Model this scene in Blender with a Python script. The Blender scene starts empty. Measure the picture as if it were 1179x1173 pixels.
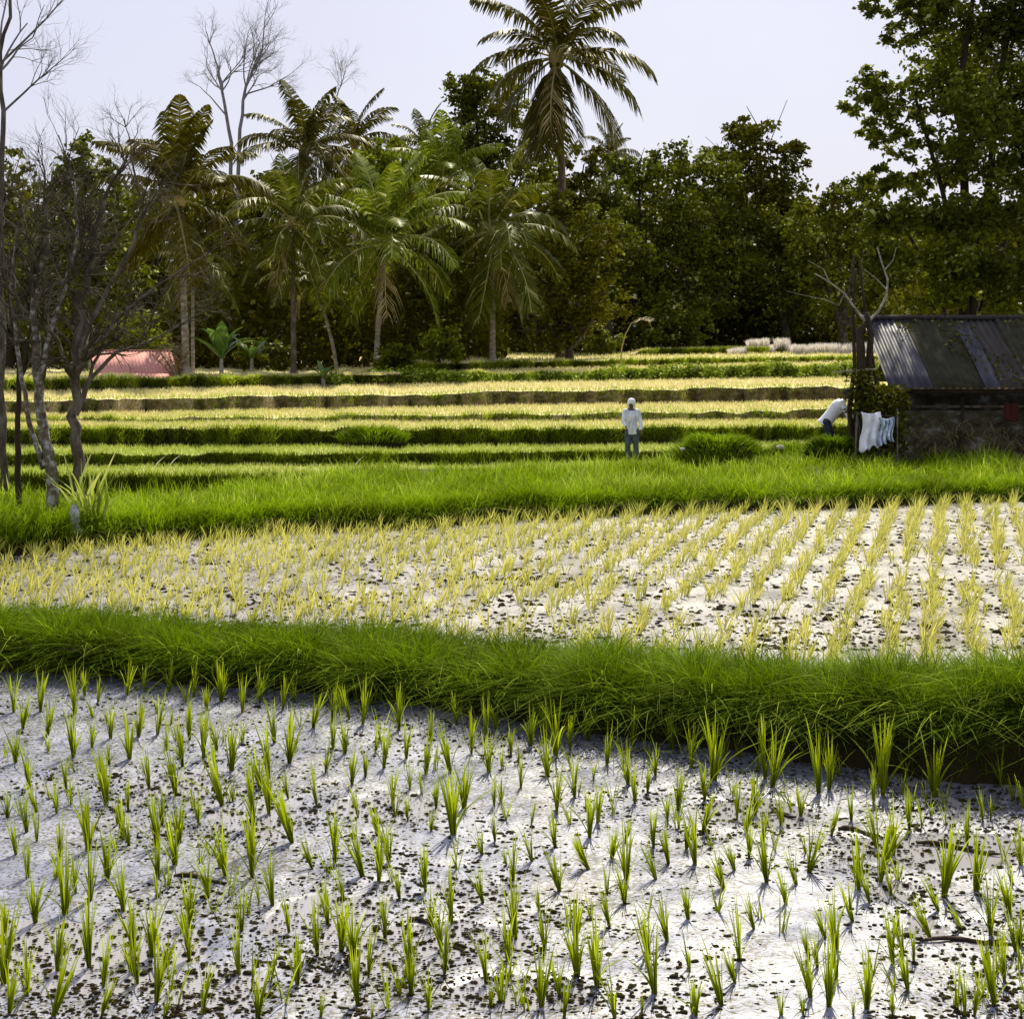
import bpy, math, random
import numpy as np
from mathutils import Vector, Matrix, noise as mnoise
R = math.radians
rng = np.random.default_rng(7)
random.seed(7)
C = bpy.context.scene.collection
S = bpy.context.scene

# ------------------------------------------------------------------ camera, sky, sun
F, CX, YH, CH = 1700.0, 589.5, 385.0, 3.3       # focal length in photo pixels, centre, horizon, camera height
cam = bpy.data.cameras.new('camera'); co = bpy.data.objects.new('camera', cam); C.objects.link(co)
co.location = (0, 0, CH); co.rotation_euler = (R(90), 0, 0)
cam.sensor_width = 36; cam.lens = 36*F/1179; cam.shift_y = -(586.5-YH)/1179; cam.clip_end = 9000; cam.clip_start = .1
S.camera = co
SUN_EL, SUN_AZ = R(50), R(12)                   # high sun beyond the field, a little to the right
w = bpy.data.worlds.new('World'); S.world = w; w.use_nodes = True
nt = w.node_tree; bg = nt.nodes['Background']
sky = nt.nodes.new('ShaderNodeTexSky'); sky.sky_type = 'NISHITA'; sky.sun_disc = False
sky.sun_elevation = SUN_EL; sky.sun_rotation = SUN_AZ; sky.air_density = 1.0; sky.dust_density = 3.0
hz = nt.nodes.new('ShaderNodeMix'); hz.data_type = 'RGBA'; hz.inputs[0].default_value = .80
hz.inputs[7].default_value = (5.45, 5.45, 6.6, 1)   # thin white overcast veil
tcs = nt.nodes.new('ShaderNodeTexCoord'); cn = nt.nodes.new('ShaderNodeTexNoise'); cn.inputs['Scale'].default_value = 2.2; cn.inputs['Detail'].default_value = 5
cr_ = nt.nodes.new('ShaderNodeMapRange'); cr_.inputs[1].default_value = .35; cr_.inputs[2].default_value = .65; cr_.inputs[3].default_value = .70; cr_.inputs[4].default_value = .92
nt.links.new(tcs.outputs['Generated'], cn.inputs['Vector']); nt.links.new(cn.outputs[0], cr_.inputs[0]); nt.links.new(cr_.outputs[0], hz.inputs[0])
nt.links.new(sky.outputs[0], hz.inputs[6]); nt.links.new(hz.outputs[2], bg.inputs[0]); bg.inputs[1].default_value = .10
sl = bpy.data.lights.new('sun', 'SUN'); sl.energy = 5.0; sl.angle = R(.5); sl.color = (1, .92, .73)
so = bpy.data.objects.new('sun', sl); C.objects.link(so)
sd = Vector((math.sin(SUN_AZ)*math.cos(SUN_EL), math.cos(SUN_AZ)*math.cos(SUN_EL), math.sin(SUN_EL)))
so.rotation_euler = sd.to_track_quat('Z', 'Y').to_euler()
S.view_settings.view_transform = 'Standard'; S.view_settings.look = 'None'
S.view_settings.exposure = 0.46; S.view_settings.gamma = 1
S.render.engine = 'CYCLES'
S.cycles.max_bounces = 6; S.cycles.diffuse_bounces = 3; S.cycles.transmission_bounces = 4; S.cycles.transparent_max_bounces = 4

# ------------------------------------------------------------------ helpers
def at(x, y, D):                                  # a point of the place, seen at photo pixel x, y, at distance D
    return np.array([(x-CX)/F*D, D, CH-(y-YH)/F*D])
def tag(o, label=None, cat=None, group=None, kind=None):
    if label: o['label'] = label
    if cat: o['category'] = cat
    if group: o['group'] = group
    if kind: o['kind'] = kind
    return o
class MB:
    def __init__(s): s.v = []; s.q = []; s.t = []; s.a = []; s.n = 0; s.mi = []
    def add(s, v, f, var=None):
        v = np.asarray(v, float).reshape(-1, 3); f = np.asarray(f, int)
        if f.ndim == 2 and f.shape[1] == 3: s.t.append(f+s.n)
        else: s.q.append(f.reshape(-1, 4)+s.n)
        s.v.append(v); s.n += len(v)
        s.a.append(np.full(len(v), random.random()) if var is None else np.broadcast_to(np.asarray(var, float), (len(v),)))
    def mesh(s, name, mat, smooth=False):
        v = np.concatenate(s.v); q = np.concatenate(s.q) if s.q else np.zeros((0, 4), int); t = np.concatenate(s.t) if s.t else np.zeros((0, 3), int)
        me = bpy.data.meshes.new(name); me.vertices.add(len(v)); me.vertices.foreach_set('co', v.ravel())
        me.loops.add(q.size+t.size); me.polygons.add(len(q)+len(t))
        me.loops.foreach_set('vertex_index', np.concatenate([q.ravel(), t.ravel()]))
        me.polygons.foreach_set('loop_start', np.concatenate([np.arange(len(q))*4, q.size+np.arange(len(t))*3]))
        if smooth: me.polygons.foreach_set('use_smooth', np.ones(len(q)+len(t), bool))
        at_ = me.attributes.new('var', 'FLOAT', 'POINT'); at_.data.foreach_set('value', np.concatenate(s.a))
        me.update(calc_edges=True); me.validate(); me.materials.append(mat)
        return me
    def build(s, name, mat, parent=None, smooth=False):
        return link(name, s.mesh(name, mat, smooth), parent)
def link(name, me, parent=None, loc=None):
    o = bpy.data.objects.new(name, me); C.objects.link(o)
    if parent: o.parent = parent
    if loc is not None: o.location = loc
    return o
def empty(name, loc, rz=0):
    o = bpy.data.objects.new(name, None); C.objects.link(o); o.location = loc; o.rotation_euler = (0, 0, rz); o.empty_display_size = .2
    return o
def vnoise(x, y, seed=0):                         # vectorised value noise, -1..1
    x = np.asarray(x, float); y = np.asarray(y, float)
    xi = np.floor(x).astype(int); yi = np.floor(y).astype(int); fx = x-xi; fy = y-yi
    fx = fx*fx*(3-2*fx); fy = fy*fy*(3-2*fy)
    def h(a, b):
        n = (a*374761393+b*668265263+seed*1274126177) & 0x7fffffff
        n = ((n ^ (n >> 13))*1274126177) & 0x7fffffff
        return ((n ^ (n >> 16)) & 0xffff)/32767.5-1
    return (h(xi, yi)*(1-fx)+h(xi+1, yi)*fx)*(1-fy)+(h(xi, yi+1)*(1-fx)+h(xi+1, yi+1)*fx)*fy
def fbm(x, y, seed=0, o=3):
    r = 0
    for i in range(o): r = r+vnoise(x*2**i, y*2**i, seed+i)/2**i
    return r
def tube(mb, pts, rad, sides=6, var=None, cap=True):
    pts = np.asarray(pts, float); n = len(pts); rad = np.broadcast_to(np.asarray(rad, float), (n,))
    tg = np.gradient(pts, axis=0); tg /= np.linalg.norm(tg, axis=1)[:, None]+1e-9
    ref = np.array([0, 0, 1.]) if abs(tg[:, 2]).mean() < .8 else np.array([1., 0, 0])
    s = np.cross(tg, ref); s /= np.linalg.norm(s, axis=1)[:, None]+1e-9; b = np.cross(tg, s)
    a = np.arange(sides)*2*math.pi/sides
    v = pts[:, None]+rad[:, None, None]*(np.cos(a)[None, :, None]*s[:, None]+np.sin(a)[None, :, None]*b[:, None])
    i = np.arange(n-1)[:, None]*sides; j = np.arange(sides)[None]; k = (j+1) % sides
    mb.add(v.reshape(-1, 3), np.stack([i+j, i+k, i+sides+k, i+sides+j], -1).reshape(-1, 4), var)
    if cap:
        m = mb.n-n*sides
        for r0, c in ((m, pts[0]), (m+(n-1)*sides, pts[-1])):
            mb.v.append(c[None]); mb.a.append(mb.a[-1][:1]); ci = mb.n; mb.n += 1
            mb.t.append(np.array([[r0+q, r0+(q+1) % sides, ci] for q in range(sides)]))
def box(mb, c, s, rz=0, var=None, tilt=None):
    v = np.array([[x, y, z] for x in (-.5, .5) for y in (-.5, .5) for z in (-.5, .5)])*np.array(s)
    M = Matrix.Rotation(rz, 3, 'Z')
    if tilt: M = M @ Matrix.Rotation(tilt[0], 3, tilt[1])
    v = v @ np.array(M).T+np.array(c)
    mb.add(v, [[0, 1, 3, 2], [4, 6, 7, 5], [0, 4, 5, 1], [2, 3, 7, 6], [0, 2, 6, 4], [1, 5, 7, 3]], var)
def ellipsoid(mb, c, r, seg=12, rings=8, rough=0, var=None, M=None):
    th = np.linspace(0.02, math.pi-.02, rings); ph = np.arange(seg)*2*math.pi/seg
    v = np.stack([np.sin(th)[:, None]*np.cos(ph), np.sin(th)[:, None]*np.sin(ph), np.cos(th)[:, None]*np.ones(seg)], -1)
    if rough: v = v*(1+rough*rng.uniform(-1, 1, v.shape[:2])[..., None])
    v = (v*np.array(r)).reshape(-1, 3)
    if M is not None: v = v @ np.array(M).T
    v = v+np.array(c)
    i = np.arange(rings-1)[:, None]*seg; j = np.arange(seg)[None]; k = (j+1) % seg
    mb.add(v, np.stack([i+j, i+seg+j, i+seg+k, i+k], -1).reshape(-1, 4), var)
def blades(mb, P, L, W, az, lean, droop, segs=3, face=None, var=None, tw=.3):
    P = np.asarray(P, float); n = len(P)
    B = lambda q: np.broadcast_to(np.asarray(q, float), (n,))
    L, W, az, lean, droop = map(B, (L, W, az, lean, droop))
    face = az+math.pi/2+rng.uniform(-1.0, 1.0, n) if face is None else B(face)
    t = np.linspace(0, 1, segs+1)[None]
    hx = L[:, None]*(lean[:, None]*t+droop[:, None]*t**2)
    hz_ = L[:, None]*(t*np.sqrt(np.clip(1-lean**2*.5, .2, 1))[:, None]-.55*droop[:, None]*t**2.4)
    c = np.stack([P[:, 0:1]+hx*np.cos(az)[:, None], P[:, 1:2]+hx*np.sin(az)[:, None], P[:, 2:3]+hz_], -1)
    wd = W[:, None]*np.array([.7, 1, .8, .12] if segs == 3 else np.interp(t[0], [0, .3, .7, 1], [.7, 1, .7, .1]))[None]*.5
    sv = np.stack([np.cos(face), np.sin(face), np.zeros(n)], -1)[:, None]*wd[..., None]
    v = np.stack([c-sv, c+sv], 2).reshape(-1, 3); k = segs+1
    base = (np.arange(n)*2*k)[:, None]+np.arange(segs)[None]*2
    q = np.stack([base, base+1, base+3, base+2], -1).reshape(-1, 4)
    var = rng.random(n) if var is None else B(var)
    vv = np.clip(var[:, None]*(1-tw)+t*tw, 0, 1)  # roots darkened: shade low in the stand put into colour, besides paler tips
    mb.add(v, q, np.repeat(vv, 2, axis=1).ravel())
def leaves(mb, P, size, flat=.5, var=None, aspect=.5):
    P = np.asarray(P, float); n = len(P); size = np.broadcast_to(np.asarray(size, float), (n,))
    a = rng.normal(size=(n, 3)); a[:, 2] *= flat; a /= np.linalg.norm(a, axis=1)[:, None]
    b = rng.normal(size=(n, 3)); b[:, 2] *= flat; b = np.cross(a, b); b /= np.linalg.norm(b, axis=1)[:, None]+1e-9
    s = size[:, None]; v = np.stack([P, P+a*s*.45+b*s*aspect*.5, P+a*s-np.array([0, 0, .15])*s, P+a*s*.45-b*s*aspect*.5], 1).reshape(-1, 3)
    q = (np.arange(n)*4)[:, None]+np.arange(4)[None]
    var = rng.random(n) if var is None else var
    mb.add(v, q, np.repeat(var, 4))

# ------------------------------------------------------------------ materials
def newmat(name):
    m = bpy.data.materials.new(name); m.use_nodes = True; n = m.node_tree.nodes; return m, n, m.node_tree.links, n['Principled BSDF']
def leafmat(name, c1, c2, tr=.35, rough=.45, c3=None, nscale=.0, spec=.4):
    m, n, l, p = newmat(name)
    a = n.new('ShaderNodeAttribute'); a.attribute_name = 'var'
    r = n.new('ShaderNodeValToRGB'); r.color_ramp.elements[0].color = (*c1, 1); r.color_ramp.elements[1].color = (*c2, 1)
    if c3: e = r.color_ramp.elements.new(.80); e.color = (*c2, 1); r.color_ramp.elements[2].color = (*c3, 1)
    l.new(a.outputs['Fac'], r.inputs[0]); col = r.outputs[0]
    if nscale:
        t = n.new('ShaderNodeTexNoise'); t.inputs['Scale'].default_value = nscale; t.inputs['Detail'].default_value = 3
        g = n.new('ShaderNodeNewGeometry'); l.new(g.outputs['Position'], t.inputs['Vector'])
        mr = n.new('ShaderNodeMapRange'); mr.inputs[1].default_value = .3; mr.inputs[2].default_value = .7; mr.inputs[3].default_value = .6; mr.inputs[4].default_value = 1.35
        l.new(t.outputs[0], mr.inputs[0]); x = n.new('ShaderNodeVectorMath'); x.operation = 'SCALE'
        l.new(col, x.inputs[0]); l.new(mr.outputs[0], x.inputs['Scale']); col = x.outputs[0]
    l.new(col, p.inputs['Base Color']); p.inputs['Roughness'].default_value = rough; p.inputs['Specular IOR Level'].default_value = spec
    if tr:
        td = n.new('ShaderNodeBsdfTranslucent'); l.new(col, td.inputs[0]); mx = n.new('ShaderNodeMixShader'); mx.inputs[0].default_value = tr
        l.new(p.outputs[0], mx.inputs[1]); l.new(td.outputs[0], mx.inputs[2]); l.new(mx.outputs[0], n['Material Output'].inputs[0])
    return m
def surfmat(name, cols, scale=3, rough=.8, bump=.3, bscale=None, detail=6, stretch=(1, 1, 1), spec=.3, local=False, bdist=.03):
    m, n, l, p = newmat(name)
    g = n.new('ShaderNodeTexCoord' if local else 'ShaderNodeNewGeometry'); src = g.outputs['Object' if local else 'Position']
    mp = n.new('ShaderNodeMapping'); mp.inputs['Scale'].default_value = stretch; l.new(src, mp.inputs[0])
    t = n.new('ShaderNodeTexNoise'); t.inputs['Scale'].default_value = scale; t.inputs['Detail'].default_value = detail; t.inputs['Roughness'].default_value = .65; l.new(mp.outputs[0], t.inputs['Vector'])
    r = n.new('ShaderNodeValToRGB'); el = r.color_ramp.elements
    ps = np.linspace(.3, .7, len(cols)); el[0].position = ps[0]; el[0].color = (*cols[0], 1); el[1].position = ps[-1]; el[1].color = (*cols[-1], 1)
    for q, c in zip(ps[1:-1], cols[1:-1]): e = el.new(q); e.color = (*c, 1)
    l.new(t.outputs[0], r.inputs[0]); l.new(r.outputs[0], p.inputs['Base Color'])
    p.inputs['Roughness'].default_value = rough; p.inputs['Specular IOR Level'].default_value = spec
    if bump:
        t2 = n.new('ShaderNodeTexNoise'); t2.inputs['Scale'].default_value = bscale or scale*6; t2.inputs['Detail'].default_value = 5; l.new(mp.outputs[0], t2.inputs['Vector'])
        b = n.new('ShaderNodeBump'); b.inputs['Strength'].default_value = bump; b.inputs['Distance'].default_value = bdist; l.new(t2.outputs[0], b.inputs['Height']); l.new(b.outputs[0], p.inputs['Normal'])
    return m
def mudmat(name, pale, mid, dark, amount):
    m, n, l, p = newmat(name)
    g = n.new('ShaderNodeNewGeometry')
    def nz(sc, d=5, stretch=None):
        t = n.new('ShaderNodeTexNoise'); t.inputs['Scale'].default_value = sc; t.inputs['Detail'].default_value = d; l.new(g.outputs['Position'], t.inputs['Vector']); return t.outputs[0]
    def mr(src, a, b, c=0., d=1.):
        q = n.new('ShaderNodeMapRange'); q.inputs[1].default_value = a; q.inputs[2].default_value = b; q.inputs[3].default_value = c; q.inputs[4].default_value = d; l.new(src, q.inputs[0]); return q.outputs[0]
    def mixc(f, a, b):
        q = n.new('ShaderNodeMix'); q.data_type = 'RGBA'; l.new(f, q.inputs[0])
        for i, c in ((6, a), (7, b)):
            if isinstance(c, tuple): q.inputs[i].default_value = (*c, 1)
            else: l.new(c, q.inputs[i])
        return q.outputs[2]
    big = nz(.9, 4); med = nz(9, 5); fine = nz(46, 3)
    c = mixc(mr(med, .35, .65), pale, mid)
    pit = n.new('ShaderNodeMath'); pit.operation = 'MULTIPLY_ADD'; l.new(big, pit.inputs[0]); pit.inputs[1].default_value = .35; l.new(fine, pit.inputs[2])
    c = mixc(mr(pit.outputs[0], .72-amount, .76-amount), c, dark)
    l.new(c, p.inputs['Base Color'])
    wet = mr(nz(1.6, 4), .35, .62); l.new(mr(wet, 0, 1, .30, .52), p.inputs['Roughness'])
    p.inputs['Specular IOR Level'].default_value = .9
    b = n.new('ShaderNodeBump'); b.inputs['Strength'].default_value = .22; b.inputs['Distance'].default_value = .012
    l.new(fine, b.inputs['Height']); l.new(b.outputs[0], p.inputs['Normal'])
    return m
M = dict(
 mud=mudmat('wet_mud', (.24, .255, .345), (.13, .14, .20), (.04, .034, .018), .03),
 mud2=mudmat('drying_mud', (.31, .29, .31), (.17, .16, .18), (.05, .04, .02), .05),
 clod=surfmat('dark_clod', [(.018, .014, .004), (.04, .032, .012)], 20, .9, .3, spec=.05),
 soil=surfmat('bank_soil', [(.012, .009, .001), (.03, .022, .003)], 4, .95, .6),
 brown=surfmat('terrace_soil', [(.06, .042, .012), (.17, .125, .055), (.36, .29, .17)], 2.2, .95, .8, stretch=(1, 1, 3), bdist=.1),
 ground=surfmat('field_ground', [(.04, .04, .01), (.09, .08, .02)], .7, .95, .4),
 tread_g=surfmat('young_rice_ground', [(.22, .28, .04), (.38, .42, .12)], 1.2, .95, .4, stretch=(1, .3, 1)),
 tread_y=surfmat('straw_ground', [(.46, .43, .17), (.60, .53, .26), (.62, .49, .30)], .8, .95, .4, stretch=(.6, .3, 1)),
 rice=leafmat('rice_leaf', (.075, .10, .001), (.38, .47, .008), .55, .6, (.72, .74, .20), spec=.08),
 rice2=leafmat('yellowed_rice_leaf', (.34, .38, .03), (.70, .66, .17), .42, .6, (.76, .68, .32), spec=.1),
 grass=leafmat('bank_grass', (.026, .042, .0003), (.16, .26, .001), .42, .6, (.52, .60, .06), 1.6, spec=.03),
 grass2=leafmat('sunlit_grass', (.08, .14, .001), (.27, .40, .006), .45, .6, (.58, .64, .14), .9, spec=.03),
 grassd=leafmat('riser_grass', (.08, .11, .002), (.26, .35, .006), .42, .6, (.48, .52, .08), .8, spec=.1),
 stub_g=leafmat('short_rice_stand', (.24, .34, .02), (.46, .52, .10), .35, .6, (.66, .64, .24), spec=.1),
 stub_y=leafmat('straw_stubble', (.50, .50, .16), (.74, .66, .34), .3, .7, (.80, .66, .44), spec=.1),
 herb=leafmat('bank_herbs', (.07, .12, .004), (.24, .34, .02), .35, .5, (.46, .52, .10), spec=.15),
 palm=leafmat('palm_leaf', (.045, .055, .002), (.14, .165, .010), .3, .42, (.50, .48, .22), spec=.09),
 palmd=leafmat('dark_palm_leaf', (.042, .040, .001), (.10, .095, .004), .25, .45, (.32, .30, .12), spec=.07),
 palmy=leafmat('bright_palm_leaf', (.08, .11, .003), (.22, .28, .018), .35, .42, (.56, .54, .24), spec=.09),
 drypalm=leafmat('dry_frond', (.16, .12, .03), (.46, .38, .18), .2, .6, spec=.1),
 jd=leafmat('dark_jungle_leaf', (.052, .052, .0005), (.105, .11, .002), .3, .6, (.30, .32, .08), .35, spec=.06),
 jm=leafmat('jungle_leaf', (.050, .058, .0008), (.14, .17, .004), .35, .5, (.52, .55, .22), .45, spec=.10),  # pale third colour puts bright highlights into some of the leaves
 jl=leafmat('pale_jungle_leaf', (.09, .115, .003), (.26, .31, .012), .38, .5, (.50, .52, .12), .5, spec=.12),
 banana=leafmat('banana_leaf', (.07, .14, .02), (.15, .26, .04), .4, .35, nscale=1.5),
 reed=leafmat('pale_reed', (.62, .58, .50), (.8, .76, .70), .4, .6),
 bark=surfmat('grey_bark', [(.035, .026, .014), (.10, .08, .055), (.22, .20, .17)], 7, .9, .8, stretch=(1, 1, .4)),
 barkp=surfmat('pale_trunk', [(.12, .10, .065), (.26, .23, .17), (.45, .43, .37)], 3, .85, .5, stretch=(1, 1, 3)),
 barkd=surfmat('dark_bark', [(.018, .012, .006), (.05, .035, .018)], 6, .9, .8, stretch=(1, 1, .4)),
 lichen=surfmat('lichen_bark', [(.04, .03, .015), (.14, .12, .08), (.48, .50, .47)], 9, .9, .7),
 twig=surfmat('grey_twig', [(.13, .12, .12), (.26, .25, .26)], 5, .9, .2),
 twigd=surfmat('brown_twig', [(.025, .018, .007), (.06, .048, .026), (.18, .16, .12)], 5, .9, .3),
)

# ------------------------------------------------------------------ the lie of the land, column by column
XS = np.concatenate([np.arange(-1500, -160, 60), np.arange(-160, 1340, 8), np.arange(1340, 2700, 60)]).astype(float)
K3 = [0, 600, 1000]
def wob(x, s, a, f=.02): return a*vnoise(x*f, x*0+s, s)+a*.5*vnoise(x*f*3.1, x*0+s, s+3)
def land(x):
    x = np.asarray(x, float); I = lambda k, v: np.interp(x, k, v)
    b1 = F*3.3/(I([0, 400, 600, 780, 1000, 1179], [772, 800, 832, 856, 888, 908])-YH)+wob(x, 1, .10)
    zt = I([0, 400, 600, 850, 1179], [.27, .20, .19, .30, .50])+wob(x, 2, .08)
    pe = F*3.0/(I([0, 200, 400, 600, 800, 1179], [640, 622, 610, 600, 590, 577])-YH)+wob(x, 4, .2)
    pb = I([0, 250, 450, 850, 960], [24.6, 25.4, 30, 30, 37.2])+wob(x, 5, .3)
    z2 = .47+wob(x, 6, .05)
    rows = [('bank', b1-.05, -.03), ('bank', b1+.03, .14+0*x), ('bank', b1+.10, zt*.85), ('bank', b1+.35, zt), ('bank', b1+1.05, zt*.85), ('bank', b1+1.35, .29+0*x),
            ('paddy', b1+1.36, .30+0*x), ('paddy', (b1+pe)/2, .30+0*x), ('paddy', pe, .30+0*x),
            ('bank2', pe+.01, .29+0*x), ('bank2', pe+.10, z2*.98), ('bank2', pe+.6, z2+.05), ('bank2', (pe+pb)/2, .5+wob(x, 8, .06)), ('bank2', pb, .5+wob(x, 9, .07))]
    zd = I([300, 480, 900, 960], [-.3, .05, .05, .3]); h0 = I([0, 300, 480], [3.15, 3.15, 3.25])
    dz = I([0, 300, 600, 1000], [32.6, 32.6, 33.8, 37.4])
    rows += [('ditch', pb+.05, .48+0*x), ('ditch', pb+.75, zd), ('ditch', np.maximum(dz, pb+.8), zd)]
    d = np.maximum(dz, pb+.8)+.12; rows += [('riserZ', d, CH-h0), ('treadZ', d+.01, CH-h0)]
    T = [('A', [539, 534, 530], [524, 522, 519]), ('B', [514, 514, 508], [495, 495, 492]), ('C', [488, 485, 484], [483, 478, 472]),
         ('D', [478, 467, 461], [463, 451, 445]), ('E', [452, 440, 434], [439, 430, 420])]
    h = h0
    for i, (nm, yb, yl) in enumerate(T):
        yb = I(K3, yb); yl = I(K3, yl)+wob(x, 11+i, 2.1, .04); D = F*h/(yb-YH); D = D+wob(x, 21+i, .3, .03)
        rows += [('tread'+'ZABCD'[i], D, CH-h+.0*x)]; h = (yl-YH)*D/F
        rows += [('riser'+nm, D+.01, CH-(yb-YH)*D/F), ('riser'+nm, D+.18, CH-h), ('tread'+nm, D+.19, CH-h)]
    yb = I([455, 480, 600, 1000], [429.0, 427.5, 425, 416]); yl = I([455, 480, 600, 1000], [429.0, 420, 417, 411]); D = F*h/(I([455, 600, 1000], [432, 425, 416])-YH)
    rows += [('treadE', D, CH-h)]; k = I([455, 480], [0, 1]); h2 = h-k*(h-(yl-YH)*D/F)
    rows += [('riserF', D+.01, CH-h), ('riserF', D+.2, CH-h2), ('treadF', D+.21, CH-h2)]
    k = I([720, 745], [0, 1]); D2 = np.maximum(F*h2/np.maximum(I([740, 1000], [409.5, 405])-YH, 5), D+1.5); h3 = h2-k*(h2-(I([740, 1000], [403, 399])-YH)*D2/F)
    rows += [('treadF', D2, CH-h2), ('riserG', D2+.01, CH-h2), ('riserG', D2+.2, CH-h3), ('treadG', D2+.21, CH-h3), ('treadG', D2+6, CH-h3), ('forest', D2+6.02, CH-h3-.01), ('forest', D2+70, CH-h3), ('forest', D2*0+5000, CH-h3+2)]
    return rows
ROWS = land(XS)
PD = np.stack([r[1] for r in ROWS]); PZ = np.stack([np.broadcast_to(r[2], XS.shape) for r in ROWS])
def gz(x, D):                                     # ground height under photo column x at distance D
    i = int(np.argmin(abs(XS-x))); return float(np.interp(D, PD[:, i], PZ[:, i]))
def strip(prefix):
    return [i for i, r in enumerate(ROWS) if r[0] == prefix]
def sheet(name, idx, mat, sub=1, amp=0., seed=0):
    D = PD[idx]; Z = PZ[idx]
    if sub > 1:
        t = np.linspace(0, len(idx)-1, (len(idx)-1)*sub+1); a = np.floor(t).astype(int).clip(0, len(idx)-2); f = (t-a)[:, None]
        D = D[a]*(1-f)+D[a+1]*f; Z = Z[a]*(1-f)+Z[a+1]*f
    X = (XS[None]-CX)/F*D
    if amp: Z = Z+amp*fbm(X*2, D*2, seed)*np.sin(np.linspace(0, math.pi, len(D)))[:, None]
    v = np.stack([X, D, Z], -1); r, c = D.shape
    i = np.arange(r-1)[:, None]*c; j = np.arange(c-1)[None]
    mb = MB(); mb.add(v.reshape(-1, 3), np.stack([i+j, i+j+1, i+c+j+1, i+c+j], -1).reshape(-1, 4), 0)
    return tag(mb.build(name, mat, smooth=True), kind='structure')
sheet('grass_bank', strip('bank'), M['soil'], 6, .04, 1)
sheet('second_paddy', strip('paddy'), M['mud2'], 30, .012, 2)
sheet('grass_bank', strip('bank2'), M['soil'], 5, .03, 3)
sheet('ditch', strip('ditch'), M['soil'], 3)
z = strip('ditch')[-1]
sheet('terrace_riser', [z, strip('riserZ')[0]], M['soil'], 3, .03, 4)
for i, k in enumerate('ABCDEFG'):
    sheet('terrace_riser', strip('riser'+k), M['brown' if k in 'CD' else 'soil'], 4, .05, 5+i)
for i, k in enumerate('ZABCDEFG'):
    sheet('terrace_field', strip('tread'+k), M['tread_g' if k in 'ZA' else 'tread_y'], 3)
sheet('ground', strip('forest'), M['ground'], 1)
mb = MB(); mb.add([[-3000, -3000, -.9], [3000, -3000, -.9], [3000, 5000, -.9], [-3000, 5000, -.9]], [[0, 1, 2, 3]], 0)
tag(mb.build('ground', M['ground']), kind='structure')

# near paddy: a real uneven mud surface with a thin sheet of water that shows in its hollows
puddles = [at(95, 1095, 0), 0]
PUD = [(30, 1098, .42, .10), (110, 1100, .45, .10), (160, 1090, .3, .06), (520, 1084, .38, .06), (370, 1052, .25, .06), (600, 1143, .3, .05), (1085, 978, .5, .07), (450, 930, .3, .08), (880, 935, .3, .07), (250, 1140, .25, .05)]
gx = np.arange(-6.5, 6.5, .035); gy = np.arange(5.2, 15.6, .045)
GX, GY = np.meshgrid(gx, gy)
GZ = .006+.008*fbm(GX*1.3, GY*1.3, 41)+.005*fbm(GX*7, GY*7, 42)+.003*vnoise(GX*22, GY*22, 47)
for (x, y, rx, ry) in PUD:
    D = F*3.3/(y-YH); p = at(x, y, D); rr = ((GX-p[0])/rx)**2+((GY-p[1])/(ry*4))**2+.25*vnoise(GX*9, GY*9, 44); GZ -= .035*np.exp(-rr**2)
mb = MB(); r, c = GX.shape; i = np.arange(r-1)[:, None]*c; j = np.arange(c-1)[None]
mb.add(np.stack([GX, GY, GZ], -1).reshape(-1, 3), np.stack([i+j, i+j+1, i+c+j+1, i+c+j], -1).reshape(-1, 4), 0)
tag(mb.build('near_paddy', M['mud'], smooth=True), kind='structure')
mb = MB(); mb.add([[-40, -6, -.004], [40, -6, -.004], [40, 5.25, -.004], [-40, 5.25, -.004], [-40, 5.25, -.004], [-6.45, 5.25, -.004], [-6.45, 20, -.004], [-40, 20, -.004], [6.4, 5.25, -.004], [40, 5.25, -.004], [40, 20, -.004], [6.4, 20, -.004]], [[0, 1, 2, 3], [4, 5, 6, 7], [8, 9, 10, 11]], 0)
tag(mb.build('mud_flat', M['mud']), kind='structure')
wm, wn, wl, wp = newmat('shallow_water'); wp.inputs['Base Color'].default_value = (.30, .29, .31, 1); wp.inputs['Roughness'].default_value = .02; wp.inputs['IOR'].default_value = 1.33; wp.inputs['Specular IOR Level'].default_value = 1
mb = MB(); mb.add([[-6.4, 5.3, -.001], [6.4, 5.3, -.001], [6.4, 15.5, -.001], [-6.4, 15.5, -.001]], [[0, 1, 2, 3]], 0)
tag(mb.build('water', wm), kind='structure')

# clods on the mud
def clods(name, n, f, smin, smax, z0, label):
    mb = MB(); th = np.linspace(.05, math.pi/2+.3, 4); ph = np.arange(6)*math.pi/3
    u = np.stack([np.sin(th)[:, None]*np.cos(ph), np.sin(th)[:, None]*np.sin(ph), np.cos(th)[:, None]*np.ones(6)], -1).reshape(1, -1, 3)
    P = f(n); n = len(P); s = rng.uniform(smin, smax, n)**1.0
    s *= rng.choice([.6, 1, 1.5], n, p=[.5, .38, .12])
    v = u*(1+rng.uniform(-.3, .3, (n, u.shape[1], 1)))*np.stack([s*rng.uniform(.8, 1.8, n), s*rng.uniform(.7, 1.2, n), s*rng.uniform(.35, .7, n)], -1)[:, None]
    v = v+P[:, None]
    i = np.arange(3)[:, None]*6; j = np.arange(6)[None]; k = (j+1) % 6
    q = np.stack([i+j, i+6+j, i+6+k, i+k], -1).reshape(1, -1, 4)+(np.arange(n)*24)[:, None, None]
    mb.add(v.reshape(-1, 3), q.reshape(-1, 4), 0)
    return tag(mb.build(name, M['clod'], smooth=True), label, 'mud clods', kind='stuff')
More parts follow.
